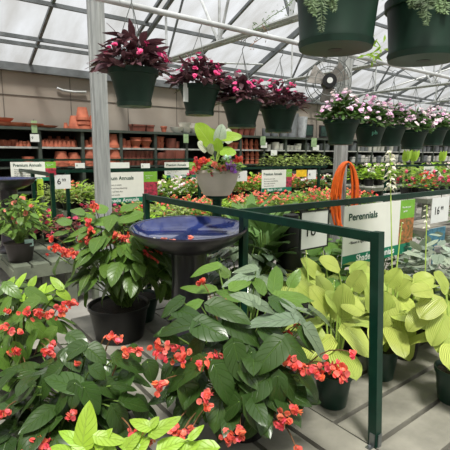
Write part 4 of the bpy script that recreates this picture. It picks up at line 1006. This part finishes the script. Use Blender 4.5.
# ------------------------------------------------------------------ hanging baskets
def basket(c, R, h, leafm, flm, label, n=120, nf=26, L=(.08, .12), top=None, shape='oval', fh=.17, spread=1.15, group=None, tagp=None, fr=.02, W=(.28, .4), dens=1, logo=False, hole=True, fc=(.4, 1), wires=True, bq=.67):
    c = Vector(c); t = empty('hanging_basket', c-Vector((0, 0, h)), label, 'hanging basket', group)
    z0 = c.z-h
    mb = MB(); mb.lathe([(R*.30, .0), (R*bq, .0), (R*(bq+.02), .018), (R*bq, .03), (R*(bq*.35+.6), h*.62), (R*.93, h-.035), (R*.99, h-.033), (R*1.0, h), (R*.93, h), (R*.9, h-.03)], (c.x, c.y, z0), 40); mb.build('pot', M_hangpot, t)
    if hole:
        mb = MB(); mb.lathe([(R*(bq-.1), -.012), (R*bq, -.010), (R*(bq+.035), .014), (R*(bq-.05), .012), (R*.15, .004), (R*.15, -.004)], (c.x, c.y, z0), 32); mb.build('saucer', M_greenpot, t)
        mb = MB(); mb.lathe([(.001, -.0135), (R*.17, -.0135), (R*.17, -.005), (.001, -.005)], (c.x, c.y, z0), 16); mb.build('drain_plug', M_blackpot, t)
    mb = MB(); mb.lathe([(.001, 0), (R*.91, 0), (R*.91, .004), (.001, .008)], (c.x, c.y, c.z-.03), 20); mb.build('soil', M_soil, t)
    if wires and top:
        ap = Vector((c.x, c.y, top)); mb = MB()
        for i in range(3):
            th = i*2*PI/3+.4; mb.tube([(c.x+math.cos(th)*R*.97, c.y+math.sin(th)*R*.97, c.z-.01), ap], .0026, 5)
        mb.build('hanger_wires', M_wire, t)
        mb = MB(); mb.tube([ap+Vector((0, 0, -.01)), ap+Vector((0, .0, .025)), ap+Vector((0, -.03, .05)), ap+Vector((0, -.034, .085)), ap+Vector((0, -.002, .105)), ap+Vector((0, .03, .08))], .0035, 5); mb.build('hook', M_wire, t)
    mb = MB(); cc = c+Vector((0, 0, .0)); 
    for i in range(n):
        th = i*2.39996; rr = math.sqrt((i+.5)/n); 
        zz = fh*(1-rr**2.5)*RN.uniform(.35, 1.05)+RN.uniform(-.03, .03)
        p = cc+Vector((math.cos(th)*R*spread*rr*.85, math.sin(th)*R*spread*rr*.85, zz))
        ln = RN.uniform(*L); dr = Vector((math.cos(th)*(.4+rr)+RN.gauss(0, .3), math.sin(th)*(.4+rr)+RN.gauss(0, .3), RN.uniform(-.55, .8))).normalized()
        mb.leaf(p-dr*ln*.3, p+dr*ln*.7, Vector((0, 0, 1))+dr.cross(Vector((0, 0, 1)))*RN.uniform(-.6, .6), ln*RN.uniform(*W), shape, fold=.2, droop=.3, nl=5, tint=rt(.6, 1.35))
    mb.build('foliage', leafm, t)
    mb = MB()
    for i in range(8):
        th = RN.uniform(0, 6.3); mb.tube([c-Vector((0, 0, .03)), c+Vector((math.cos(th)*R*.5, math.sin(th)*R*.5, fh*.6))], .004, 4)
    mb.build('stems', M_stemd, t)
    if flm:
        for i in range(nf):
            mb = MB(); th = RN.uniform(0, 2*PI); rr = math.sqrt(RN.random())
            p = cc+Vector((math.cos(th)*R*spread*rr, math.sin(th)*R*spread*rr, fh*(1.12-rr**2)*RN.uniform(*fc)+.02)); k2 = RN.uniform(.8, 1.2); mb.tint = (k2, k2*RN.uniform(.8, 1.2), k2)
            for q in range(4): mb.petal(p+Vector((RN.gauss(0, 1), RN.gauss(0, 1), RN.gauss(0, 1)))*fr*.4, (p-cc)+Vector((RN.gauss(0, .1), RN.gauss(0, .1), .1)), fr*RN.uniform(.8, 1.2), .2, 6)
            mb.build('flower', flm, t)
    if tagp:
        a = Vector(tagp); mb = MB(); mb.box(a.x-.022, a.x+.022, a.y-.001, a.y+.001, a.z-.14, a.z); mb.build('plant_tag', M_card, t, smooth=False)
    if logo:
        vd = Vector((CAM[0]-c.x, CAM[1]-c.y, 0)).normalized(); ang = math.atan2(vd.y, vd.x)+PI/2
        sdv = Vector((math.cos(ang), math.sin(ang), 0)); q = c+vd*(R*.86)+sdv*(-.0)+Vector((0, 0, -h*.5)); q = q+sdv*.02
        text(t, 'ph', q.x, q.y, q.z, .05, mat('mint_print', (120, 200, 170), .5), ang=ang, bold=.01)
    return t
HT = Pz-.11
def ony2(px, py, Y): return ony(px, py, Y)
spec1 = [(133.5, 70, 2.60, .158, .215, 'first dark-leaved magenta basket, hanging right of the near steel column'), (199.5, 86, 2.98, .168, .22, 'second dark-leaved magenta basket with a white tag at its left'),
         (242, 101, 2.95, .178, .215, 'third dark-leaved magenta basket, hanging above the flower bowl'), (279, 107, 2.95, .178, .22, 'fourth dark-leaved basket, last of the magenta row')]
for i, (px, py, Y, R, h, lb) in enumerate(spec1):
    c = ony(px, py, Y)
    basket(c, R, h, L_bronze, P_mag, lb, n=210, nf=(26, 26, 22, 16)[i], top=c.z+.40, tagp=(c.x-R*1.0, c.y-.06, c.z-.0) if i == 1 else None, fh=.20, L=(.09, .15), spread=1.5, fc=(.6, 1.1), logo=False, fr=.017)
    mb = MB(); mb.tube([(c.x, c.y, c.z+.48), (c.x, PY, Pz+.02 if abs(c.z+.5-Pz) < .2 else c.z+.6)], .003, 5)
    tag(mb.build('suspension_wire', M_wire), 'short wire from the overhead pipe down to a magenta basket', 'wire', 'wires above the magenta baskets')
spec2 = [(341.5, 120, 3.70, .155, .20), (370, 124.5, 4.08, .155, .195), (391, 126, 4.45, .155, .195), (413, 130, 4.75, .16, .20), (434, 128, 5.25, .16, .2), (450, 130, 5.7, .165, .2)]
NM = ['first pale pink basket of the right row, beside the farther column', 'second pale pink basket of the right row, with a small mint mark', 'third pale pink basket of the right row', 'fourth pale pink basket of the right row, hanging slightly lower', 'fifth pale pink basket of the right row', 'last pale pink basket, cut off by the right edge']
for i, (px, py, D, R, h) in enumerate(spec2):
    c = at(px, py, D)
    basket(c, R, h, L_annuald, P_pale, NM[i], n=190, nf=58, top=c.z+.45, fh=.20, L=(.07, .11), spread=1.35, W=(.35, .5), logo=(i == 1), fc=(.7, 1.15), fr=.017)
    mb = MB(); mb.tube([(c.x, c.y, c.z+.53), (c.x, c.y, c.z+.72), (c.x, PY, Pz-.02)] if c.z+.72 < Pz else [(c.x, c.y, c.z+.53), (c.x, PY, Pz-.02)], .003, 5)
    tag(mb.build('suspension_wire', M_wire), 'long wire from the overhead pipe down to a pale pink basket', 'wire', 'wires above the pink baskets')
# the two large baskets overhead
ca = at(338, -13, 1.78); cb = at(428, 1, 1.86)
def frond_basket(c, R, h, label, pts):
    t = basket(c, R, h, L_annual, None, label, n=60, nf=0, top=c.z+.4, fh=.12, L=(.06, .1), spread=.95, bq=.84)
    mb = MB()
    for (x0, y0, x1, y1, D) in pts:
        a = at(x0, y0, D); b = at(x1, y1, D+.01); stc = stem_curve(a, b, .0, 8); mb.tint = (1, 1, 1); mb.tube(stc, .0018, 4)
        for i in range(26):
            k = i/26; p = a.lerp(b, k)
            for s_ in (-1, 1):
                d = Vector((Rv[0]*s_, Rv[1]*s_, 0))+Vector((RN.gauss(0, .5), RN.gauss(0, .5), RN.uniform(-.9, .1)))
                mb.quadleaf(p, d, toC, .03*(1.15-k*.7), .006, rt(.7, 1.2))
    mb.build('trailing_fronds', M_frondg, t)
    return t
frond_basket(ca, .18, .235, 'large green basket at top right seen from below, the left one', [(310,-2,316,16,1.66), (322,-4,321,33,1.60), (330,-4,334,10,1.6), (316,-4,310,12,1.68)])
tbig = frond_basket(cb, .178, .235, 'large green basket at top right seen from below, the right one', [(420,-2,423,18,1.68), (428,-4,426,26,1.66), (436,-4,440,12,1.66), (414,-4,412,8,1.7), (444,-4,446,14,1.7)])
# vine trailing on the pipe
def vine(pts, D, n, label, m=M_frondg, sz=.05, par=None):
    P = [at(x, y, D) for x, y in pts]; mb = MB(); mb.tint = (1, 1, 1); mb.tube(P, .0035, 5)
    t = None
    for i in range(n):
        k = RN.random()*(len(P)-1); j = int(k); p = P[j].lerp(P[min(j+1, len(P)-1)], k-j)+Vector((RN.gauss(0, .03), RN.gauss(0, .03), RN.gauss(0, .03)))
        mb.quadleaf(p, Vector((RN.gauss(0, 1), RN.gauss(0, 1), RN.gauss(-.2, .6))), toC, RN.uniform(.4, 1)*sz, sz*.2, rt(.7, 1.1))
    o = mb.build('dry_vine' if par is None else 'trailing_sprig', m)
    if par is None: tag(o, label, 'vine')
    else: o.parent = par; o.location = -par.location
vine([(296,-3), (285,8), (272,16), (262,24), (250,32)], 3.9, 60, 'thin yellowish vine creeping over the truss chord by the left big basket')
vine([(262,24), (268,34), (258,40), (250,46)], 3.95, 26, 'sparse twigs dangling below the hanging pipe', M_stemd, .04)
vine([(376,40), (380,46), (374,52), (370,58)], 2.4, 20, 'small leafy sprig between the two big baskets', L_lime, .08, par=tbig)

# ------------------------------------------------------------------ orange hose coiled on the column
hc = Vector((4.95, 3.85, 0)); t = empty('garden_hose', (4.95, 3.75, 1.3), 'orange hose coiled in long loops on the farther column', 'hose')
pts = []
hp = at(348, 162, 5.78); w_ = .125
sdv = Vector(Rv); fv = Vector((-F[0], -F[1], 0)).normalized()
for loop in range(9):
    for i in range(24):
        a = 2*PI*i/24+PI/2; ww = .186-.0135*loop; hh = .475+.035*math.sin(loop*1.7)
        x = math.cos(a)*ww-.012+.003*(loop % 3); z = math.sin(a); z = (z-1)*hh if True else 0
        pts.append(hp+sdv*x+Vector((0, 0, z))+fv*(-.03+.017*(loop % 5)))
mb = MB(); mb.tube(pts, .0135, 8); mb.build('coil', M_orange, t)
mb = MB(); q = hp+Vector((0, 0, -.03)); mb.tube([Vector((4.945, 3.778, q.z)), q+fv*.05], .012, 8); mb.build('hook', M_steeld, t)

# ------------------------------------------------------------------ bedding plants (built once per kind, copied)
def bedding(kind, leafm, flm, n=46, nf=12, R=.15, H=.2, L=(.05, .08), fr=.02, name='bedding_plant'):
    t = empty(name, (0, 0, 0), kind, 'plant')
    mb = MB()
    mb.lathe([(R*.42, 0), (R*.55, .1), (R*.58, .1), (R*.5, .095)], (0, 0, 0), 10); mb.build('pot', M_blackpot, t)
    mb = MB()
    for i in range(n):
        th = i*2.39996; rr = math.sqrt((i+.5)/n); p = Vector((math.cos(th)*R*rr, math.sin(th)*R*rr, .09+H*(1-rr**2.2)*RN.uniform(.5, 1)))
        dr = Vector((math.cos(th)*(.3+rr)+RN.gauss(0, .3), math.sin(th)*(.3+rr)+RN.gauss(0, .3), RN.uniform(-.3, .7)))
        mb.quadleaf(p, dr, Vector((0, 0, 1)), RN.uniform(*L)*1.15, RN.uniform(*L)*.75, rt(.6, 1.3))
    mb.build('foliage', leafm, t)
    if nf:
        mb = MB()
        for i in range(nf):
            th = RN.uniform(0, 2*PI); rr = math.sqrt(RN.random()); p = Vector((math.cos(th)*R*rr, math.sin(th)*R*rr, .11+H*(1-rr**2.2)*1.05)); k2 = RN.uniform(.85, 1.2); mb.tint = (k2, k2*RN.uniform(.8, 1.3), k2*RN.uniform(.8, 1.2))
            for q in range(3): mb.petal(p+Vector((RN.gauss(0, 1), RN.gauss(0, 1), RN.gauss(0, 1)))*fr*.5, Vector((RN.gauss(0, .6), RN.gauss(0, .6), 1)), fr*RN.uniform(.8, 1.2), .2, 6)
        mb.build('flowers', flm, t)
    return t
kinds = {
 'salmon': bedding('bedding plant with salmon flowers over yellow-green leaves', L_annual, P_salmon, nf=11),
 'coral': bedding('bedding plant with coral-red flowers over green leaves', L_annual, P_coral, nf=9),
 'pink': bedding('bedding plant with pink flowers over green leaves', L_annuald, P_pink, nf=14),
 'lime': bedding('bedding plant of plain lime foliage', L_lime, None, nf=0, L=(.06, .1)),
 'cream': bedding('bedding plant with cream-edged leaves', L_varieg, None, nf=0, n=60),
 'wine': bedding('bedding plant with wine-brown leaves', L_redleaf, P_pink, nf=8, n=60),
 'white': bedding('bedding plant with cream-white flowers', L_annual, P_white, nf=14),
}
used = set()
PLACE = {'salmon': 'salmon-flowered', 'coral': 'coral-flowered', 'pink': 'pink-flowered', 'lime': 'plain lime', 'cream': 'cream-edged', 'wine': 'wine-leaved', 'white': 'white-flowered'}
def bed(kind, x, y, z, where, sc=1):
    p = kinds[kind]; lab = '%s %s' % (p['label'] if kind not in used else BASE[kind], where); grp = '%s bedding plants %s' % (PLACE[kind], where)
    if kind not in used:
        used.add(kind); o = p; BASE[kind] = p['label']; o.location = (x, y, z); o.scale = (sc,)*3; o.rotation_euler = (0, 0, RN.random()*6); o['label'] = '%s %s' % (BASE[kind], where); o['group'] = grp
    else: dup(p, (x, y, z), RN.random()*6, sc, lab, grp)
BASE = {}
# nearer bench
for ix in range(19):
    for iy in range(5):
        x = 1.98+.265*ix+RN.uniform(-.02, .02); y = 4.52+.265*iy+RN.uniform(-.02, .02)
        if x < 2.3: kd = RN.choice(['wine', 'wine', 'lime', 'cream'])
        elif x < 3.0: kd = RN.choice(['coral', 'cream', 'salmon', 'lime'])
        else: kd = RN.choice(['salmon', 'salmon', 'coral', 'salmon', 'cream', 'lime'])
        bed(kd, x, y, .60, 'on the nearer flower bench', RN.uniform(.92, 1.06))
# far bench
for ix in range(23):
    for iy in range(4):
        x = 1.98+.265*ix+RN.uniform(-.02, .02); y = 6.42+.28*iy+RN.uniform(-.02, .02)
        if x < 3.0: kd = RN.choice(['cream', 'lime', 'cream', 'salmon'])
        elif x < 4.6: kd = RN.choice(['cream', 'white', 'lime', 'salmon'])
        elif x < 5.6: kd = RN.choice(['salmon', 'coral', 'cream', 'pink'])
        elif x < 6.9: kd = RN.choice(['salmon', 'lime', 'coral'])
        else: kd = RN.choice(['pink', 'coral', 'white'])
        bed(kd, x, y, .72, 'on the farther flower bench', RN.uniform(1.1, 1.3))
# left bench near the rail
for x, y, kd, s in ((1.42, 5.3, 'wine', 1.2), (1.5, 4.95, 'wine', 1.15), (1.3, 5.6, 'lime', 1.2), (1.25, 6.0, 'cream', 1.3), (1.48, 6.3, 'lime', 1.4), (1.2, 6.5, 'lime', 1.4), (1.45, 6.7, 'lime', 1.4), (.95, 6.3, 'lime', 1.4), (.92, 5.75, 'cream', 1.2), (.98, 6.8, 'salmon', 1.4)):
    bed(kd, x, y, .5, 'on the left bench beside its rail', s)
# tiers on the floor between left bench and flower bench
# shrubs on the right benches
def shr(x, y, z, s, kd, where): bed(kd, x, y, z, where, s)
for i in range(13):
    x = 8.6+.38*i
    for y in (4.55, 4.95): bed(RN.choice(['lime', 'cream', 'coral', 'pink'] if i < 3 else ['lime', 'cream', 'white', 'lime']), x, y, .72, 'on the pale bench under the pink baskets', 1.5)
for i in range(13):
    x = 9.6+.41*i
    for y in (6.55, 6.95): bed(RN.choice(['lime', 'cream', 'lime', 'white']), x, y, .76, 'on the farthest pale bench before the shelving', 1.7)
for i, (x, y, kd) in enumerate(((5.5, 2.3, 'pink'), (6.0, 2.6, 'pink'), (6.6, 2.4, 'wine'), (7.2, 2.8, 'white'), (7.9, 2.4, 'lime'))):
    bed(kd, x, y, .62, 'on the grey bench at the right edge', 1.4)
# variegated shrubs on top of the third shelf at centre right
for i, px in enumerate((268, 276, 284, 291, 299, 307, 315, 322)):
    p = ony(px, 162, 7.95)
    dup(kinds['cream'], (p.x, 7.95, 1.12), RN.random()*6, 1.5, 'cream-edged shrub in the row before the right shelving', 'cream-edged shrubs before the shelving')
mb = MB(); mb.box(7.2, 10.6, 7.75, 8.15, 1.06, 1.12); t = empty('display_step', (8.9, 7.95, 0), 'dark raised step carrying the row of cream-edged shrubs', 'stand')
mb.build('step_board', M_shelf, t, smooth=False)
for x in (7.25, 8.9, 10.5):
    mb = MB(); mb.box(x, x+.06, 7.8, 8.1, 0, 1.06); mb.build('leg', M_shelf, t, smooth=False)
# upright lime leaves (far right)
for px, lb in ((405, 'left'), (413, 'second'), (441, 'right')):
    p = ony(px, 160, 6.0); z = p.z
    t = empty('potted_elephant_ear', (p.x, 6.0, 0), 'upright lime-leaved plant in the far right distance, the %s one' % {'left': 'leftmost', 'second': 'middle', 'right': 'rightmost'}[lb], 'plant')
    add_pot(t, (p.x, 6.0, 0), .16, .2, .4, M_whitepot)
    mb = MB(); st = MB()
    for k_ in (-1, 0, 1):
        a = Vector((p.x+.05*k_, 6.0, z)); mb.leaf(a, a+Vector((.12*k_+.03, -.05, .26)), toC, .13, 'beg', fold=.2, droop=.1, tint=rt(.9, 1.1)); st.tube([(p.x, 6.0, .36), a], .008, 5)
    mb.build('foliage', L_lime, t); st.build('leaf_stalks', M_stempale, t)

# ------------------------------------------------------------------ light
w = bpy.data.worlds.new('overcast'); scn.world = w; w.use_nodes = True; nt = w.node_tree; N = nt.nodes; bg = N['Background']
tc = N.new('ShaderNodeTexCoord'); sp_ = N.new('ShaderNodeSeparateXYZ'); nt.links.new(tc.outputs['Generated'], sp_.inputs[0])
rp = N.new('ShaderNodeValToRGB'); rp.color_ramp.elements[0].position = .0; rp.color_ramp.elements[0].color = (.30, .31, .31, 1)
rp.color_ramp.elements[1].position = .45; rp.color_ramp.elements[1].color = (.93, .96, 1.0, 1)
nt.links.new(sp_.outputs[2], rp.inputs[0]); nt.links.new(rp.outputs[0], bg.inputs['Color']); bg.inputs['Strength'].default_value = 1.22
sn = bpy.data.lights.new('sun', 'SUN'); sn.energy = 10.0; sn.angle = math.radians(12); sn.color = (1, .97, .91)
so = bpy.data.objects.new('sun', sn); col.objects.link(so)
so.rotation_euler = Vector((.25, .45, -1)).to_track_quat('-Z', 'Y').to_euler()
scn.view_settings.view_transform = 'Standard'; scn.view_settings.look = 'None'; scn.view_settings.gamma = 1; scn.view_settings.use_curve_mapping = False
scn.view_settings.exposure = -0.06
